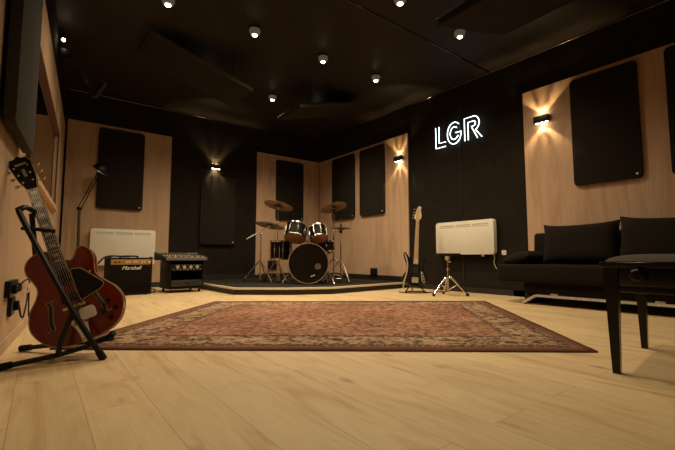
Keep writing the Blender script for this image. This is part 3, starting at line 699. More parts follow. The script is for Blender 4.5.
# right crash
cs = thing('cymbal_stand', 'tall cymbal stand with a crash cymbal right of the smaller rack tom', 'cymbal stand', kit(-0.965, -1.811), 'cymbal stands of the drum kit')
MB().cyl((0, 0, 0.03), (0, 0, 0.70), 0.0125, n=12).build('lower_tube', M['chrome'], cs)
MB().cyl((0, 0, 0.68), (0, 0, 1.19), 0.0095, n=12).build('upper_tube', M['chrome'], cs)
MB().ball((0, 0, 1.19), 0.018).cyl((0, -0.03, 0.69), (0, 0.03, 0.69), 0.014, n=10).box((0, 0, 1.11), (0.045, 0.04, 0.09), bev=0.008).build('tilter', M['blackm'], cs)
mtxc = Matrix.Rotation(R(-14), 4, 'Y') @ Matrix.Rotation(R(-14), 4, 'X')
cymbal_mesh(0.215, (0, 0, 1.18), mtxc.to_quaternion().axis, math.degrees(mtxc.to_quaternion().angle), 'crash_cymbal', cs)
tripod(cs, 0.28, 0.37, rot=-28)
# hi-hat
hh = thing('hi_hat_stand', 'hi-hat stand with two small closed cymbals at the right of the kit', 'hi-hat', kit(-0.945, -1.970))
MB().cyl((0, 0, 0.03), (0, 0, 0.62), 0.012, n=12).build('lower_tube', M['chrome'], hh)
MB().cyl((0, 0, 0.60), (0, 0, 1.0), 0.005, n=10).build('pull_rod', M['chrome'], hh)
MB().lathe([(0.155, 0), (0.14, 0.003), (0.05, 0.012), (0.035, 0.026), (0, 0.030)], T(0, 0, 0.838), 36).build('top_cymbal', M['cymbal'], hh)
MB().lathe([(0.155, 0), (0.14, -0.003), (0.05, -0.012), (0.035, -0.026), (0, -0.030)], T(0, 0, 0.832), 36).build('bottom_cymbal', M['cymbal'], hh)
MB().cyl((0, 0, 0.865), (0, 0, 0.90), 0.016, n=12).cyl((0, 0, 0.76), (0, 0, 0.80), 0.02, 0.026, n=12).build('clutch', M['blackm'], hh)
MB().box((-0.03, -0.10, 0.035), (0.075, 0.26, 0.015), Matrix.Rotation(R(-8), 4, 'X'), bev=0.004).build('pedal', M['steel'], hh)
tripod(hh, 0.27, 0.34, rot=-62)

# ------------------------------------------------------------------ guitar amplifier
am = thing('guitar_amplifier', 'black guitar combo amplifier with a gold control strip on the floor', 'amplifier', T(-3.51, -1.29, 0) @ RZ(4))
W_, H_, D_ = 0.505, 0.455, 0.26           # origin at front right floor corner, local x to the right, -y to the front
MB().box((-W_ / 2, D_ / 2 + 0.012, H_ / 2 + 0.018), (W_, D_, H_), bev=0.012, seg=3).build('cabinet', M['tolex'], am)
MB().box((-W_ / 2, 0.010, 0.200), (W_ - 0.05, 0.012, 0.31), bev=0.003).build('speaker_grille', M['grille'], am)
pn = MB().box((-W_ / 2, 0.006, 0.416), (W_ - 0.045, 0.012, 0.062), bev=0.003).build('control_panel', M['gold'], am)
for k in range(11):
    MB().cyl((-W_ + 0.17 + k * 0.029, 0.001, 0.416), (-W_ + 0.17 + k * 0.029, -0.014, 0.416), 0.0095, 0.008, n=12).build('knob', M['logo'] if k % 3 else M['gold'], pn)
for x_ in (-W_ + 0.07, -W_ + 0.115):
    MB().cyl((x_, 0.001, 0.416), (x_, -0.008, 0.416), 0.011, n=10).build('jack', M['rubber'], pn)
text_mesh('name_script', 'Marshall', 0.066, T(-W_ / 2 - 0.0, 0.001, 0.322) @ basis((1, 0, 0), (0, 0, 1), (0, -1, 0)), M['logo'], am, shear=0.35, ext=0.002, align='CENTER')
MB().tube(smooth_open([(-W_ / 2 - 0.10, 0.14, H_ + 0.017), (-W_ / 2 - 0.09, 0.14, H_ + 0.034), (-W_ / 2 + 0.09, 0.14, H_ + 0.034), (-W_ / 2 + 0.10, 0.14, H_ + 0.017)]), 0.010, 8).build('carry_handle', M['rubber'], am)
for x_ in (-0.0, -W_):
    for z_ in (0.03, H_ + 0.006):
        MB().ball((x_ - (0.018 if x_ == 0 else -0.018), 0.026, z_), 0.026, n=10).build('corner_guard', M['blackm'], am)
for x_ in (-0.05, -W_ + 0.05):
    for y_ in (0.05, D_ - 0.03): MB().cyl((x_, y_, 0), (x_, y_, 0.022), 0.016, n=12).build('rubber_foot', M['rubber'], am)
cable('guitar_cable', [(-4.12, -1.25, 0.40), (-4.06, -1.25, 0.47), (-3.98, -1.24, 0.492), (-3.86, -1.22, 0.486), (-3.80, -1.20, 0.486), (-3.76, -1.15, 0.486)],
      'black cable draped over the top of the amplifier', 0.010)
cable('power_cable', [(-3.46, -1.1, 0.012), (-3.40, -0.95, 0.01), (-3.33, -0.6, 0.01), (-3.38, -0.3, 0.01), (-3.45, -0.08, 0.01)], 'black cable on the floor between amplifier and rack', 0.007)

# ------------------------------------------------------------------ rack cart + mixer
ck = thing('equipment_rack', 'black equipment rack on casters left of the drum riser', 'equipment rack', T(-3.300, -1.31, 0) @ RZ(3))
w, dp, h = 0.455, 0.44, 0.385
mb = MB(); t_ = 0.018
for c, s_ in (((w / 2, dp / 2, 0.05 + t_ / 2), (w, dp, t_)), ((w / 2, dp / 2, 0.05 + h - t_ / 2), (w, dp, t_)), ((t_ / 2, dp / 2, 0.05 + h / 2), (t_, dp, h)),
              ((w - t_ / 2, dp / 2, 0.05 + h / 2), (t_, dp, h)), ((w / 2, dp - t_ / 2, 0.05 + h / 2), (w, t_, h))):
    mb.box(c, s_, bev=0.003)
mb.build('case', M['case'], ck)
pa = MB().box((w / 2, 0.16, 0.338), (w - 0.04, 0.30, 0.088), bev=0.003).build('power_amplifier', M['blackm'], ck)
for k in range(4):
    x_ = 0.10 + k * 0.088
    MB().cyl((x_, 0.012, 0.345), (x_, -0.006, 0.345), 0.024, 0.021, n=18).build('level_knob', M['greyled'], pa)
mb = MB()
for k in range(9): mb.box((0.05 + k * 0.045, 0.008, 0.312), (0.016, 0.006, 0.010)); mb.box((0.075 + k * 0.041, 0.008, 0.372), (0.010, 0.006, 0.008))
mb.build('jack_row', M['greyled'], pa, smooth=0)
dr = MB().box((w / 2, 0.12, 0.125), (w - 0.04, 0.24, 0.085), bev=0.003).build('drawer', M['drawer'], ck)
MB().box((w / 2, -0.004, 0.13), (0.05, 0.016, 0.02), bev=0.003).build('drawer_latch', M['rubber'], dr)
for x_ in (0.04, w - 0.04):
    for y_ in (0.05, dp - 0.05):
        c_ = MB().cyl((x_ - 0.011, y_, 0.024), (x_ + 0.011, y_, 0.024), 0.024, n=16).build('caster', M['rubber'], ck)
        MB().box((x_, y_, 0.044), (0.034, 0.03, 0.014)).build('caster_plate', M['steel'], c_)
mx = thing('mixing_console', 'grey mixing console lying on top of the equipment rack', 'mixer', T(-3.370, -1.36, 0.437) @ RZ(4))
w, dp = 0.56, 0.42
mb = MB().hexa([(0, 0, 0), (w, 0, 0), (w, dp, 0), (0, dp, 0), (0, 0, 0.032), (w, 0, 0.032), (w, dp, 0.10), (0, dp, 0.10)])
mb.build('chassis', M['mixer'], mx, smooth=0)
for x_ in (-0.012, w + 0.012):
    MB().hexa([(x_ - 0.012, -0.01, -0.0), (x_ + 0.012, -0.01, 0.0), (x_ + 0.012, dp, 0.0), (x_ - 0.012, dp, 0.0), (x_ - 0.012, -0.01, 0.040), (x_ + 0.012, -0.01, 0.040), (x_ + 0.012, dp, 0.11), (x_ - 0.012, dp, 0.11)]).build('side_cheek', M['case'], mx, smooth=0)
sl = Matrix.Translation((0, 0, 0.032)) @ Matrix.Rotation(math.atan2(0.068, dp), 4, 'X')
cols = [M['greyled'], M['rubber'], M['drawer'], M['mixer']]
for k in range(14):
    for j in range(4):
        MB().cyl((0.03 + k * 0.0385, 0.19 + j * 0.055, 0.0), (0.03 + k * 0.0385, 0.19 + j * 0.055, 0.016), 0.0085, 0.007, n=8).build('knob', cols[(j + (k > 9)) % 4], mx).matrix_local = sl
    MB().box((0.03 + k * 0.0385, 0.06 + 0.05 * random.random(), 0.006), (0.012, 0.022, 0.012)).build('fader', cols[0 if k % 2 else 1], mx).matrix_local = sl

# ------------------------------------------------------------------ floor lamp
lp = thing('floor_lamp', 'thin floor lamp with a black bowl head beside the white heater', 'floor lamp', T(-4.25, -0.17, 0))
MB().lathe([(0, 0.025), (0.03, 0.025), (0.10, 0.012), (0.11, 0)], n=24).build('base', M['blackm'], lp)
MB().cyl((0, 0, 0.02), (-0.02, 0.0, 1.15), 0.019, n=12).build('pole', M['greenpole'], lp)
MB().box((-0.02, 0, 1.17), (0.07, 0.03, 0.04), bev=0.006).build('joint', M['blackm'], lp)
for o_ in (-0.024, 0.024):
    MB().cyl((-0.02 + o_, 0, 1.17 + o_ * 0.3), (0.20 + o_ * 0.6, -0.10, 1.735), 0.007, n=8).build('arm_rod', M['blackm'], lp)
hm = T(0.215, -0.13, 1.745) @ Matrix.Rotation(R(32), 4, 'Y') @ Matrix.Rotation(R(25), 4, 'X')
MB().lathe([(0, 0.085), (0.05, 0.075), (0.095, 0.035), (0.118, -0.02), (0.115, -0.02), (0.09, 0.03), (0.045, 0.068), (0, 0.078)], hm, 28).build('lamp_shade', M['blackm'], lp)
MB().lathe([(0.118, -0.024), (0.122, -0.020), (0.118, -0.014), (0.113, -0.02), (0.118, -0.024)], hm, 28).build('shade_rim', M['steel'], lp)

# ------------------------------------------------------------------ red hollow-body guitar
GM = basis((0.904, -0.240, 0.353), (-0.310, 0.201, 0.929), (-0.294, -0.950, 0.108), (-4.487, -4.536, 0.078))
X_ = Vector((0.904, -0.240, 0.353)).normalized(); Y_ = Vector((-0.310, 0.201, 0.929)); Y_ = (Y_ - X_ * Y_.dot(X_)).normalized(); Z_ = X_.cross(Y_)
GM = basis(X_, Y_, Z_, (-4.487, -4.536, 0.078)) @ Matrix.Scale(0.97, 4)
gt = thing('electric_guitar', 'cherry red hollow-body electric guitar leaning in a black stand', 'guitar', GM)
bo = smooth_closed([(0, 0.0), (-0.10, 0.010), (-0.170, 0.052), (-0.208, 0.135), (-0.190, 0.215), (-0.148, 0.272), (-0.128, 0.315), (-0.135, 0.360), (-0.150, 0.405), (-0.142, 0.452),
                    (-0.105, 0.485), (-0.05, 0.492), (-0.022, 0.470), (0.022, 0.425), (0.045, 0.412), (0.066, 0.428), (0.085, 0.458), (0.112, 0.466), (0.138, 0.440), (0.146, 0.400),
                    (0.136, 0.350), (0.130, 0.310), (0.150, 0.268), (0.192, 0.210), (0.208, 0.135), (0.170, 0.052), (0.10, 0.010)], 5)
def arched(poly, z0, z1, rise, cen=(0.0, 0.24)):
    mb = MB(); bm = mb.bm; rings = []
    for k, hgt in ((0.0, rise), (0.35, rise * 0.92), (0.7, rise * 0.5), (0.9, rise * 0.10), (1.0, 0.0)):
        if k == 0: rings.append([bm.verts.new((cen[0], cen[1], z1 + hgt))])
        else: rings.append([bm.verts.new((cen[0] + (p[0] - cen[0]) * k, cen[1] + (p[1] - cen[1]) * k, z1 + hgt)) for p in poly])
    n = len(poly)
    for j in range(n): bm.faces.new((rings[0][0], rings[1][j], rings[1][(j + 1) % n]))
    for A, B in zip(rings[1:], rings[2:]):
        for j in range(n): bm.faces.new((A[j], A[(j + 1) % n], B[(j + 1) % n], B[j]))
    low = [bm.verts.new((p[0], p[1], z0)) for p in poly]
    for j in range(n): bm.faces.new((rings[-1][j], rings[-1][(j + 1) % n], low[(j + 1) % n], low[j]))
    bm.faces.new(low)
    return mb
arched(bo, -0.068, 0.0, 0.014).build('body', M['cherry'], gt, 50)
mb = MB()
for z in (0.0, -0.066): mb.tube([(p[0], p[1], z) for p in bo], 0.0028, 6, closed=True)
mb.build('binding', M['cream'], gt)
# f holes
for s in (-1, 1):
    fpath = [(s * 0.085, 0.235, 0.0085), (s * 0.098, 0.243, 0.0075), (s * 0.103, 0.232, 0.0075), (s * 0.098, 0.215, 0.008), (s * 0.108, 0.175, 0.0075), (s * 0.118, 0.135, 0.007), (s * 0.116, 0.112, 0.0065), (s * 0.126, 0.100, 0.0055), (s * 0.136, 0.108, 0.005)]
    f_ = MB().tube(smooth_open(fpath, 5), [0.0035] * 5 + [0.005] * 5 + [0.006] * 6 + [0.008] * 10 + [0.006] * 6 + [0.004] * 9, 6).build('f_hole', M['black'], gt)
    MB().tube(smooth_open([(p[0] + s * 0.009, p[1], p[2] + 0.0015) for p in fpath], 5), 0.0020, 6).tube(smooth_open([(p[0] - s * 0.009, p[1], p[2] + 0.0025) for p in fpath], 5), 0.0020, 6).build('f_hole_binding', M['cream'], f_)
# neck, fretboard
MB().hexa([(-0.021, 0.795, 0.004), (0.021, 0.795, 0.004), (0.027, 0.36, 0.006), (-0.027, 0.36, 0.006), (-0.0215, 0.795, 0.026), (0.0215, 0.795, 0.026), (0.028, 0.36, 0.026), (-0.028, 0.36, 0.026)]).build('neck', M['redwood'], gt, 0)
fb = MB().hexa([(-0.0215, 0.808, 0.026), (0.0215, 0.808, 0.026), (0.028, 0.352, 0.026), (-0.028, 0.352, 0.026), (-0.0215, 0.808, 0.032), (0.0215, 0.808, 0.032), (0.028, 0.352, 0.032), (-0.028, 0.352, 0.032)]).build('fretboard', M['ebony'], gt, 0)
mb = MB()
for s in (-1, 1): mb.tube([(s * 0.0215, 0.808, 0.030), (s * 0.028, 0.352, 0.030)], 0.0022, 6)
mb.build('neck_binding', M['cream'], fb)
nut = 0.808; sc = 0.628
fy = lambda k: nut - sc * (1 - 2 ** (-k / 12.0))
mb = MB()
for k in range(1, 21):
    wd = 0.0215 + (0.0065) * (nut - fy(k)) / 0.456
    mb.box((0, fy(k), 0.0325), (2 * wd, 0.0022, 0.002))
mb.build('fret_wires', M['nickel'], fb, 0)
for k in (1, 3, 5, 7, 9, 12, 15, 17):
    ym = (fy(k) + fy(k - 1)) / 2; g_ = (fy(k - 1) - fy(k)) * 0.52
    MB().box((0, ym, 0.0326), (0.028, g_, 0.001)).build('block_inlay', M['pearl'], fb, 0)
MB().box((0, 0.810, 0.031), (0.045, 0.006, 0.006)).build('nut', M['cream'], gt, 0)
# headstock
hsm = T(0, 0.812, 0.02) @ Matrix.Rotation(R(-3), 4, 'X') @ RZ(7)
hp = [(-0.022, 0.0), (-0.030, 0.03), (-0.040, 0.06), (-0.046, 0.11), (-0.050, 0.15), (-0.036, 0.178), (-0.016, 0.180), (0, 0.192), (0.016, 0.180), (0.036, 0.178), (0.050, 0.15), (0.046, 0.11), (0.040, 0.06), (0.030, 0.03), (0.022, 0.0)]
hs = MB().prism(hp, -0.014, 0.0, hsm).build('headstock', M['gloss'], gt, 30)
MB().tube([hsm @ Vector((p[0], p[1], 0.0)) for p in hp], 0.0016, 5).build('headstock_binding', M['cream'], hs)
MB().box((0, 0.145, 0.0008), (0.05, 0.010, 0.0012), hsm).box((0, 0.095, 0.0008), (0.014, 0.04, 0.0012), hsm @ T(0, 0, 0)).build('headstock_inlay', M['pearl'], hs, 0)
for s in (-1, 1):
    for k in range(3):
        y_ = 0.042 + k * 0.042; x_ = s * (0.036 + 0.004 * k)
        tn = MB().cyl(hsm @ Vector((x_ - s * 0.014, y_, -0.004)), hsm @ Vector((x_ - s * 0.014, y_, 0.014)), 0.0048, n=10).build('tuner_post', M['chrome'], hs)
        MB().cyl(hsm @ Vector((x_ - s * 0.01, y_, -0.012)), hsm @ Vector((x_ + s * 0.016, y_, -0.012)), 0.003, n=8).ball(Vector((x_ + s * 0.023, y_, -0.012)), 0.0105, hsm, 10, (1, 0.8, 0.6)).build('tuner_button', M['nickel'], tn)
# hardware
MB().prism(smooth_closed([(0.032, 0.352), (0.060, 0.358), (0.082, 0.350), (0.118, 0.300), (0.148, 0.258), (0.150, 0.238), (0.128, 0.222), (0.085, 0.212), (0.050, 0.202), (0.034, 0.205)], 4), 0.021, 0.024, I4).build('pickguard', M['gloss'], gt)
MB().tube([(p[0], p[1], 0.0235) for p in smooth_closed([(0.032, 0.352), (0.060, 0.358), (0.082, 0.350), (0.118, 0.300), (0.148, 0.258), (0.150, 0.238), (0.128, 0.222), (0.085, 0.212), (0.050, 0.202), (0.034, 0.205)], 4)], 0.0020, 5, closed=True).build('pickguard_edge', M['cream'], gt)
for y_ in (0.325, 0.228):
    p_ = MB().prism(rrect(0.090, 0.038, 0.006), 0.012, 0.024, T(0, y_, 0), bev=0.002).build('pickup', M['gloss'], gt)
    mb = MB()
    for k in range(6): mb.cyl((-0.026 + k * 0.0104, y_ + 0.006, 0.023), (-0.026 + k * 0.0104, y_ + 0.006, 0.0255), 0.0022, n=6)
    mb.build('pole_pieces', M['nickel'], p_)
br_ = MB().box((0, 0.180, 0.024), (0.095, 0.014, 0.012), bev=0.003).build('bridge', M['nickel'], gt)
for s in (-1, 1): MB().cyl((s * 0.043, 0.180, 0.010), (s * 0.043, 0.180, 0.031), 0.008, n=12).build('bridge_post', M['nickel'], br_)
MB().prism([(-0.035, 0.115), (0.035, 0.115), (0.040, 0.100), (0.022, 0.060), (0.018, 0.012), (0.018, -0.004), (-0.018, -0.004), (-0.018, 0.012), (-0.022, 0.060), (-0.040, 0.100)], 0.016, 0.021).box((0, -0.002, -0.012), (0.036, 0.005, 0.06)).build('tailpiece', M['nickel'], gt)
MB().prism(rrect(0.070, 0.060, 0.016), 0.021, 0.027, T(0.045, 0.130, 0)).prism([(-0.03, 0.085), (0.03, 0.085), (0.024, 0.02), (-0.012, 0.02)], 0.021, 0.025).build('tailpiece_plate', M['plastic_w'], gt)
mb = MB()
for k in range(6):
    mb.tube([(-0.0175 + k * 0.007, nut, 0.035), (-0.026 + k * 0.0104, 0.180, 0.034), (-0.024 + k * 0.0096, 0.105, 0.022)], 0.0007, 4)
mb.build('strings', M['steel'], gt)
for x_, y_ in ((0.140, 0.150), (0.165, 0.105), (0.105, 0.105), (0.128, 0.062)):
    MB().lathe([(0, 0.024), (0.009, 0.024), (0.012, 0.010), (0.013, 0.0)], T(x_, y_, 0.003), 16).build('control_knob', M['gloss'], gt)
MB().cyl((0.112, 0.325, 0.004), (0.112, 0.325, 0.020), 0.005, n=10).build('toggle_switch', M['chrome'], gt)

# guitar stand
st = thing('guitar_stand', 'black tubular guitar stand holding the red guitar', 'guitar stand', T(-4.54, -4.62, 0))
so_ = Vector((-4.54, -4.62, 0))
def sp(*p): return Vector(p) - so_
mast = [(-4.700, -4.405, 0.668), (-4.728, -4.425, 0.700), (-4.755, -4.452, 0.714), (-4.772, -4.475, 0.705), (-4.768, -4.490, 0.66), (-4.58, -4.602, 0.27), (-4.445, -4.650, 0.025)]
MB().tube(smooth_open([sp(*p) for p in mast], 5), 0.0125, 10).build('mast', M['blackm'], st)
MB().cyl(sp(-4.452, -4.647, 0.04), sp(-4.430, -4.655, 0.0), 0.0165, n=12).build('rubber_foot', M['rubber'], st)
MB().tube(smooth_open([sp(-4.765, -4.44, 0.615), sp(-4.735, -4.50, 0.612), sp(-4.690, -4.518, 0.607), sp(-4.640, -4.515, 0.603)], 4), 0.009, 8).build('neck_lock', M['rubber'], st)
MB().tube([sp(-4.555, -4.605, 0.235), sp(-4.60, -4.62, 0.10), sp(-4.605, -4.60, 0.035)], 0.0115, 10).build('brace', M['blackm'], st)
l1 = MB().tube([sp(-4.800, -4.611, 0.016), sp(-4.605, -4.595, 0.035), sp(-4.50, -4.588, 0.055), sp(-4.435, -4.588, 0.080)], 0.0115, 10).build('leg', M['blackm'], st)
MB().cyl(sp(-4.82, -4.612, 0.014), sp(-4.765, -4.608, 0.021), 0.0155, n=12).build('rubber_foot', M['rubber'], l1)
MB().tube(smooth_open([sp(-4.445, -4.588, 0.078), sp(-4.405, -4.60, 0.092), sp(-4.39, -4.615, 0.115)], 4), 0.0145, 10).build('cradle_tip', M['rubber'], l1)
l2 = MB().tube([sp(-4.735, -4.225, 0.016), sp(-4.60, -4.36, 0.040), sp(-4.45, -4.47, 0.055), sp(-4.37, -4.50, 0.065)], 0.0115, 10).build('leg', M['blackm'], st)
MB().cyl(sp(-4.748, -4.214, 0.015), sp(-4.708, -4.250, 0.021), 0.0155, n=12).build('rubber_foot', M['rubber'], l2)
MB().tube([sp(-4.605, -4.60, 0.035), sp(-4.60, -4.36, 0.040)], 0.010, 8).build('cross_bar', M['blackm'], st)
MB().tube([sp(-4.60, -4.36, 0.040), sp(-4.70, -4.40, 0.40), sp(-4.735, -4.42, 0.69)], 0.0115, 8).build('back_leg', M['blackm'], st)

# ------------------------------------------------------------------ bass guitar on stand
BGo = Vector((-0.63, -3.195, 0.0))
bx = Vector((0.78, -0.62, 0.0)).normalized()
lean = Vector((0.06, 0.05, 1.0))      # leaning towards the wall
by = (lean + bx * 0.055).normalized(); bx = (bx - by * bx.dot(by)).normalized(); bz = bx.cross(by)
bg = thing('bass_guitar', 'black bass guitar with a maple neck on a floor stand by the black wall', 'bass guitar', basis(bx, by, bz, BGo + Vector((0.0, 0.0, 0.085))))
bp = smooth_closed([(0, 0.0), (-0.09, 0.008), (-0.155, 0.055), (-0.165, 0.13), (-0.125, 0.20), (-0.115, 0.25), (-0.135, 0.32), (-0.165, 0.40), (-0.168, 0.44), (-0.145, 0.455), (-0.115, 0.42), (-0.075, 0.375), (-0.035, 0.355),
                    (0.035, 0.345), (0.075, 0.365), (0.105, 0.385), (0.132, 0.385), (0.142, 0.355), (0.125, 0.30), (0.115, 0.25), (0.13, 0.20), (0.168, 0.13), (0.158, 0.055), (0.09, 0.008)], 4)
MB().prism(bp, -0.038, 0.0, bev=0.008).build('body', M['sunburst'], bg)
MB().prism(smooth_closed([(-0.03, 0.34), (0.04, 0.34), (0.09, 0.35), (0.10, 0.30), (0.085, 0.22), (0.10, 0.14), (0.125, 0.09), (0.09, 0.06), (0.05, 0.12), (0.0, 0.15), (-0.075, 0.16), (-0.085, 0.25)], 4), 0.0, 0.003).build('pickguard', M['tortoise'], bg)
MB().hexa([(-0.020, 0.91, 0.0), (0.020, 0.91, 0.0), (0.030, 0.30, 0.0), (-0.030, 0.30, 0.0), (-0.020, 0.91, 0.02), (0.020, 0.91, 0.02), (0.030, 0.30, 0.02), (-0.030, 0.30, 0.02)]).build('neck', M['maple'], bg, 0)
hh_ = MB().prism(smooth_closed([(-0.022, 0.0), (-0.040, 0.025), (-0.045, 0.06), (-0.030, 0.09), (-0.020, 0.13), (0.0, 0.185), (0.028, 0.195), (0.048, 0.18), (0.040, 0.15), (0.045, 0.11), (0.052, 0.06), (0.048, 0.03), (0.022, 0.0)], 3), 0.002, 0.016, T(0, 0.91, 0) @ Matrix.Rotation(R(-4), 4, 'X')).build('headstock', M['maple'], bg)
for k in range(4):
    MB().cyl((-0.015 + 0.004 * k, 0.94 + k * 0.04, 0.015), (-0.015 + 0.004 * k, 0.94 + k * 0.04, 0.030), 0.006, n=10).build('tuner_post', M['chrome'], hh_)
    MB().cyl((-0.04 + 0.004 * k, 0.94 + k * 0.04, 0.006), (-0.062 + 0.006 * k, 0.94 + k * 0.04, 0.006), 0.004, n=8).ball((-0.068 + 0.006 * k, 0.94 + k * 0.04, 0.006), 0.011, n=8).build('tuner_button', M['chrome'], hh_)
MB().prism(rrect(0.085, 0.05, 0.008), 0.0, 0.016, T(0, 0.20, 0)).build('pickup', M['rubber'], bg)
MB().prism(rrect(0.085, 0.075, 0.008), 0.0, 0.014, T(0, 0.085, 0)).build('bridge', M['silver'], bg)
MB().prism(smooth_closed([(0.075, 0.20), (0.10, 0.19), (0.125, 0.12), (0.135, 0.07), (0.115, 0.05), (0.09, 0.09)], 4), 0.003, 0.005).build('control_plate', M['silver'], bg)
for k in range(3): MB().cyl((0.093 + 0.010 * k, 0.165 - k * 0.04, 0.004), (0.093 + 0.010 * k, 0.165 - k * 0.04, 0.022), 0.011, n=12).build('control_knob', M['chrome'], bg)
mb = MB()
for k in range(20): 
    y_ = 0.91 - 0.78 * (1 - 2 ** (-(k + 1) / 12.0)); mb.box((0, y_, 0.0205), (0.042 + 0.018 * (1 - y_) / 0.7, 0.002, 0.002))
mb.build('fret_wires', M['nickel'], bg, 0)
mb = MB()
for k in range(4): mb.tube([(-0.0135 + k * 0.009, 0.91, 0.024), (-0.024 + k * 0.016, 0.085, 0.020)], 0.0011, 4)
mb.build('strings', M['steel'], bg)
MB().tube(smooth_open([(-0.155, 0.44, -0.01), (-0.120, 0.34, 0.012), (-0.110, 0.24, 0.014), (-0.125, 0.14, 0.012), (-0.145, 0.06, 0.0), (-0.150, 0.0, -0.01), (-0.150, -0.05, -0.01)], 5), 0.010, 6).build('strap', M['silver'], bg)
bs = thing('bass_stand', 'low black tubular stand under the bass guitar', 'guitar stand', T(BGo.x, BGo.y, 0))
kx = Vector((0.78, -0.62, 0)); kf = Vector((-0.62, -0.78, 0))
def kp(a_, b_, z): return kx * a_ + kf * b_ + Vector((0, 0, z))
for s in (-1, 1):
    MB().tube([kp(s * 0.02, -0.03, 0.40), kp(s * 0.09, 0.0, 0.06), kp(s * 0.135, 0.04, 0.012), kp(s * 0.135, 0.12, 0.012)], 0.009, 8).build('leg', M['blackm'], bs)
    MB().tube([kp(s * 0.09, -0.03, 0.07), kp(s * 0.09, 0.045, 0.073), kp(s * 0.09, 0.065, 0.10)], 0.009, 8).build('cradle_arm', M['rubber'], bs)
MB().tube([kp(0, -0.05, 0.44), kp(0, -0.22, 0.012)], 0.009, 8).build('rear_leg', M['blackm'], bs)
MB().tube([kp(-0.135, 0.04, 0.02), kp(0.135, 0.04, 0.02)], 0.008, 8).build('cross_bar', M['blackm'], bs)
cable('instrument_cable', [BGo + kp(-0.22, 0.03, 0.012), BGo + kp(-0.14, 0.10, 0.008), BGo + kp(-0.0, 0.13, 0.008), BGo + kp(0.16, 0.06, 0.008), BGo + kp(0.30, -0.04, 0.008), BGo + kp(0.5, -0.12, 0.008)],
      'black instrument cable on the floor around the bass guitar stand', 0.006)

# ------------------------------------------------------------------ chrome tripod stand with flat top
ts = thing('tripod_stand', 'chrome tripod stand with a flat black top in front of the wall heater', 'stand', basis(KX, -KF, (0, 0, 1), (-0.60, -3.72, 0)))
MB().box((0, 0, 0.508), (0.27, 0.22, 0.036), bev=0.010).build('flat_top', M['rubber'], ts)
MB().cyl((0, 0, 0.44), (0, 0, 0.50), 0.030, 0.045, n=16).build('top_socket', M['steel'], ts)
MB().cyl((0, 0, 0.30), (0, 0, 0.46), 0.010, n=12).build('inner_tube', M['chrome'], ts)
MB().cyl((0, 0, 0.05), (0, 0, 0.34), 0.013, n=12).build('outer_tube', M['chrome'], ts)
MB().ball((0.0, 0, 0.33), 0.020).cyl((0, 0, 0.42), (0.035, -0.02, 0.42), 0.008, n=8).build('clamp', M['steel'], ts)
for a_ in (205, -25, 90):
    c_, s_ = math.cos(R(a_)), math.sin(R(a_))
    lg_ = MB().tube(smooth_open([(0.012 * c_, 0.012 * s_, 0.235), (0.06 * c_, 0.06 * s_, 0.20), (0.225 * c_, 0.225 * s_, 0.024)], 5), 0.011, 8).build('leg', M['chrome'], ts)
    MB().cyl((0.11 * c_, 0.11 * s_, 0.135), (0, 0, 0.07), 0.006, n=6).build('brace', M['chrome'], lg_)
    MB().ball((0.228 * c_, 0.228 * s_, 0.020), 0.020, n=10).build('rubber_foot', M['rubber'], lg_)

# ------------------------------------------------------------------ sofa
def pillow(w, h, t, mtx, name, m, parent=None, n=18, ear=0.06, sag=0.0):
    mb = MB(); bm = mb.bm; F = []; Bk = []
    for sgn, G in ((1, F), (-1, Bk)):
        for j in range(n + 1):
            row = []
            for i in range(n + 1):
                u = 2 * i / n - 1; v = 2 * j / n - 1
                th_ = t / 2 * ((1 - abs(u) ** 3.2) * (1 - abs(v) ** 3.2)) ** 0.42
                k = 1 - ear * (1 - abs(u * v)) * max(abs(u), abs(v)) ** 6
                p = Vector((u * w / 2 * (1 - ear * (1 - v * v) * abs(u) ** 5 * 0.6), v * h / 2 * (1 - ear * (1 - u * u) * abs(v) ** 5), sgn * th_))
                p.y -= sag * (1 - u * u) * max(0, v)
                if sgn == -1 and (i in (0, n) or j in (0, n)): row.append(F[j][i]); continue
                row.append(bm.verts.new(mtx @ p))
            G.append(row)
    for G in (F, Bk):
        for j in range(n):
            for i in range(n): bm.faces.new((G[j][i], G[j][i + 1], G[j + 1][i + 1], G[j + 1][i]))
    return mb.build(name, m, parent, 60)
sf = thing('sofa', 'long dark fabric sofa with chrome sled legs against the right wall', 'sofa', T(-0.40, -5.45, 0))
# local: x towards the wall is +, y along the wall
MB().box((0.0, -0.02, 0.312), (0.68, 2.02, 0.185), bev=0.035, seg=4).build('seat', M['sofa'], sf)
MB().box((0.02, -0.10, 0.165), (0.58, 1.66, 0.11), bev=0.006).build('base', M['sofa'], sf)
MB().box((0.23, -0.10, 0.57), (0.16, 1.90, 0.40), T(0, 0, 0) @ Matrix.Rotation(R(5), 4, 'Y'), bev=0.035, seg=4).build('backrest', M['sofa'], sf)
for s in (1, -1):
    y0 = s * 0.72
    MB().box((0.02, y0, 0.055), (0.50, 0.05, 0.11), bev=0.003).build('leg_block', M['black'], sf)
mb = MB()
fx = -0.285
for (ya, za, yb, zb) in ((0.735, 0.009, 0.60, 0.094), (0.60, 0.094, -0.80, 0.094), (-0.80, 0.094, -0.935, 0.009)):
    d_ = Vector((0, yb - ya, zb - za)).normalized(); nn = Vector((0, -d_.z, d_.y)) * 0.011; wx = Vector((0.025, 0, 0))
    A_, B_ = Vector((fx, ya, za)), Vector((fx, yb, zb))
    mb.hexa([A_ - wx - nn, B_ - wx - nn, B_ + wx - nn, A_ + wx - nn, A_ - wx + nn, B_ - wx + nn, B_ + wx + nn, A_ + wx + nn])
mb.build('sled_rail', M['silver'], sf)
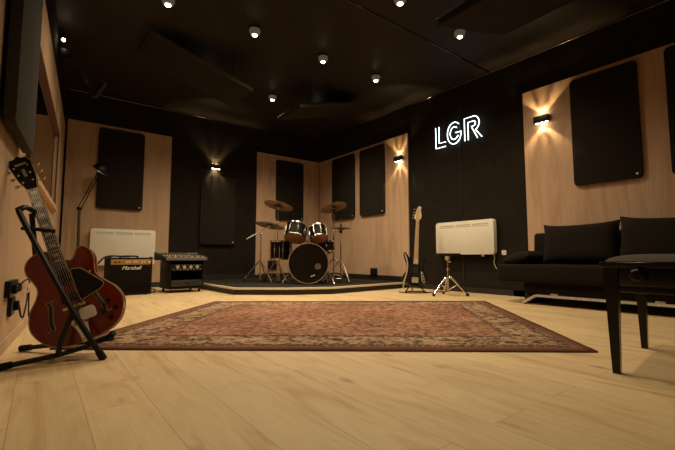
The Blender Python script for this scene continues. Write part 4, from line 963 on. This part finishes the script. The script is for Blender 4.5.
for y_ in (0.42, -0.4): MB().box((fx + 0.01, y_, 0.112), (0.04, 0.07, 0.02), bev=0.003).build('rail_bracket', M['steel'], sf)
# loose cushions
def cush(y, x, z, w, h, t, lean, label, roll=0):
    mtx = basis((0, -1, 0), (0, 0, 1), (-1, 0, 0))
    m_ = Matrix.Rotation(R(lean), 4, 'Y') @ mtx @ RZ(roll)
    o = pillow(w, h, t, m_, 'back_cushion', M['sofac'], ear=0.10, sag=0.012)
    o.location = (x, y, z)
    return tag(o, label, 'cushion', 'dark back cushions on the sofa')
cush(-5.14, -0.345, 0.62, 0.72, 0.44, 0.20, 12, 'dark back cushion at the visible end of the sofa, next to the armrest roll', 1)
cush(-5.84, -0.345, 0.63, 0.72, 0.46, 0.20, 12, 'dark back cushion behind the piano bench seat, cut by the photo edge', -2)
ar = pillow(0.44, 0.30, 0.15, basis((1, 0, 0), (0, -1, 0), (0, 0, 1)) , 'armrest_roll', M['sofac'])
ar.location = (-0.42, -4.62, 0.462); ar.rotation_euler = (R(-12), 0, R(0))
tag(ar, 'dark flat armrest roll lying on the left end of the sofa', 'cushion')

# ------------------------------------------------------------------ piano bench
s_d = Vector((0.115, -0.993, 0)); l_d = Vector((0.993, 0.115, 0))
pb = thing('piano_bench', 'black lacquered piano bench with a padded seat in the near right corner', 'bench', basis(l_d, -s_d, (0, 0, 1), (-2.797, -6.168, 0)))
Lb, Wb = 0.70, 0.34       # local x along the bench, y from 0 (far side) to -Wb
for (x_, y_) in ((0.03, -0.03), (Lb - 0.03, -0.03), (0.03, -Wb + 0.03), (Lb - 0.03, -Wb + 0.03)):
    t_, b_ = 0.026, 0.0135
    MB().hexa([(x_ - b_, y_ - b_, 0), (x_ + b_, y_ - b_, 0), (x_ + b_, y_ + b_, 0), (x_ - b_, y_ + b_, 0), (x_ - t_, y_ - t_, 0.44), (x_ + t_, y_ - t_, 0.44), (x_ + t_, y_ + t_, 0.44), (x_ - t_, y_ + t_, 0.44)]).build('leg', M['bench'], pb, 0)
mb = MB()
for x_ in (0.022, Lb - 0.022): mb.box((x_, -Wb / 2, 0.395), (0.022, Wb - 0.11, 0.062), bev=0.003)
for y_ in (-0.022, -Wb + 0.022): mb.box((Lb / 2, y_, 0.395), (Lb - 0.11, 0.022, 0.062), bev=0.003)
mb.build('apron', M['bench'], pb)
MB().box((Lb / 2, -Wb / 2, 0.448), (Lb + 0.014, Wb + 0.014, 0.024), bev=0.006, seg=3).build('seat_frame', M['bench'], pb)
pillow(Lb - 0.01, Wb - 0.01, 0.064, T(Lb / 2, -Wb / 2, 0.462), 'seat_pad', M['benchpad'], pb, 20, ear=0.0)
mb = MB()
for x_ in (0.02, Lb - 0.02): mb.box((x_, -Wb / 2, 0.345), (0.018, Wb - 0.10, 0.022), bev=0.003)
mb.build('side_rail', M['bench'], pb)
for s, x_ in ((-1, 0.011), (1, Lb - 0.011)):
    kn = basis((0, 1, 0), (0, 0, 1), (s, 0, 0), (x_, -0.125, 0.408))
    MB().lathe([(0, 0.048), (0.018, 0.047), (0.026, 0.040), (0.028, 0.030), (0.024, 0.022), (0.012, 0.016), (0.010, 0.0)], kn, 24).build('adjusting_knob', M['bench'], pb)
MB().box((Lb / 2, -Wb / 2, 0.40), (Lb - 0.06, 0.02, 0.02)).build('cross_rod', M['bench'], pb, 0)

# ------------------------------------------------------------------ rug
me = bpy.data.meshes.new('rug'); bm = bmesh.new(); uvl = bm.loops.layers.uv.new('metres')
NL, NR, FR, FL = (Vector(p) for p in ((-4.63, -4.262, 0), (-2.436, -6.010, 0), (-0.828, -4.368, 0), (-3.172, -2.647, 0)))
n1, n2 = 40, 30; grid = []; uvs = {}
for j in range(n2 + 1):
    row = []
    for i in range(n1 + 1):
        u, v = i / n1, j / n2
        p = (NL * (1 - u) + NR * u) * (1 - v) + (FL * (1 - u) + FR * u) * v
        edge = min(u, 1 - u, v, 1 - v)
        vt = bm.verts.new((p.x, p.y, 0.009 + 0.0008 * math.sin(u * 23) * math.sin(v * 17))); uvs[vt] = (u * 2.86, v * 2.2); row.append(vt)
    grid.append(row)
for j in range(n2):
    for i in range(n1): bm.faces.new((grid[j][i], grid[j][i + 1], grid[j + 1][i + 1], grid[j + 1][i]))
loop = [grid[0][i] for i in range(n1 + 1)] + [grid[j][n1] for j in range(1, n2 + 1)] + [grid[n2][i] for i in range(n1 - 1, -1, -1)] + [grid[j][0] for j in range(n2 - 1, 0, -1)]
low = []
for v in loop:
    w_ = bm.verts.new((v.co.x, v.co.y, 0.0005)); uvs[w_] = uvs[v]; low.append(w_)
for k in range(len(loop)): bm.faces.new((loop[k], low[k], low[(k + 1) % len(loop)], loop[(k + 1) % len(loop)]))
bmesh.ops.recalc_face_normals(bm, faces=bm.faces)
for f in bm.faces:
    f.smooth = True
    for l in f.loops: l[uvl].uv = uvs[l.vert]
bm.to_mesh(me); bm.free(); me.materials.append(M['rug'])
rg = bpy.data.objects.new('rug', me); COL.objects.link(rg)
tag(rg, 'worn red oriental rug with a cream border on the wooden floor', 'rug')

# ------------------------------------------------------------------ camera, world, view
cam = bpy.data.cameras.new('camera'); co = bpy.data.objects.new('camera', cam); COL.objects.link(co)
cam.sensor_width = 36; cam.lens = 20.907; cam.clip_start = 0.02
co.location = (-4.698, -6.822, 0.48)
co.rotation_euler = (R(90 + 4.667), 0, -math.atan2(0.6051, 0.7962))
sc_ = bpy.context.scene; sc_.camera = co
wd = bpy.data.worlds.new('world'); sc_.world = wd; wd.use_nodes = True
wd.node_tree.nodes['Background'].inputs[0].default_value = (1.0, 0.75, 0.5, 1); wd.node_tree.nodes['Background'].inputs[1].default_value = 0.0
vs = sc_.view_settings; vs.view_transform = 'Standard'; vs.look = 'None'; vs.exposure = 0.0; vs.gamma = 1.0; vs.use_curve_mapping = False
sc_.cycles.use_denoising = True
sc_.cycles.max_bounces = 8; sc_.cycles.diffuse_bounces = 5; sc_.cycles.sample_clamp_indirect = 4.0
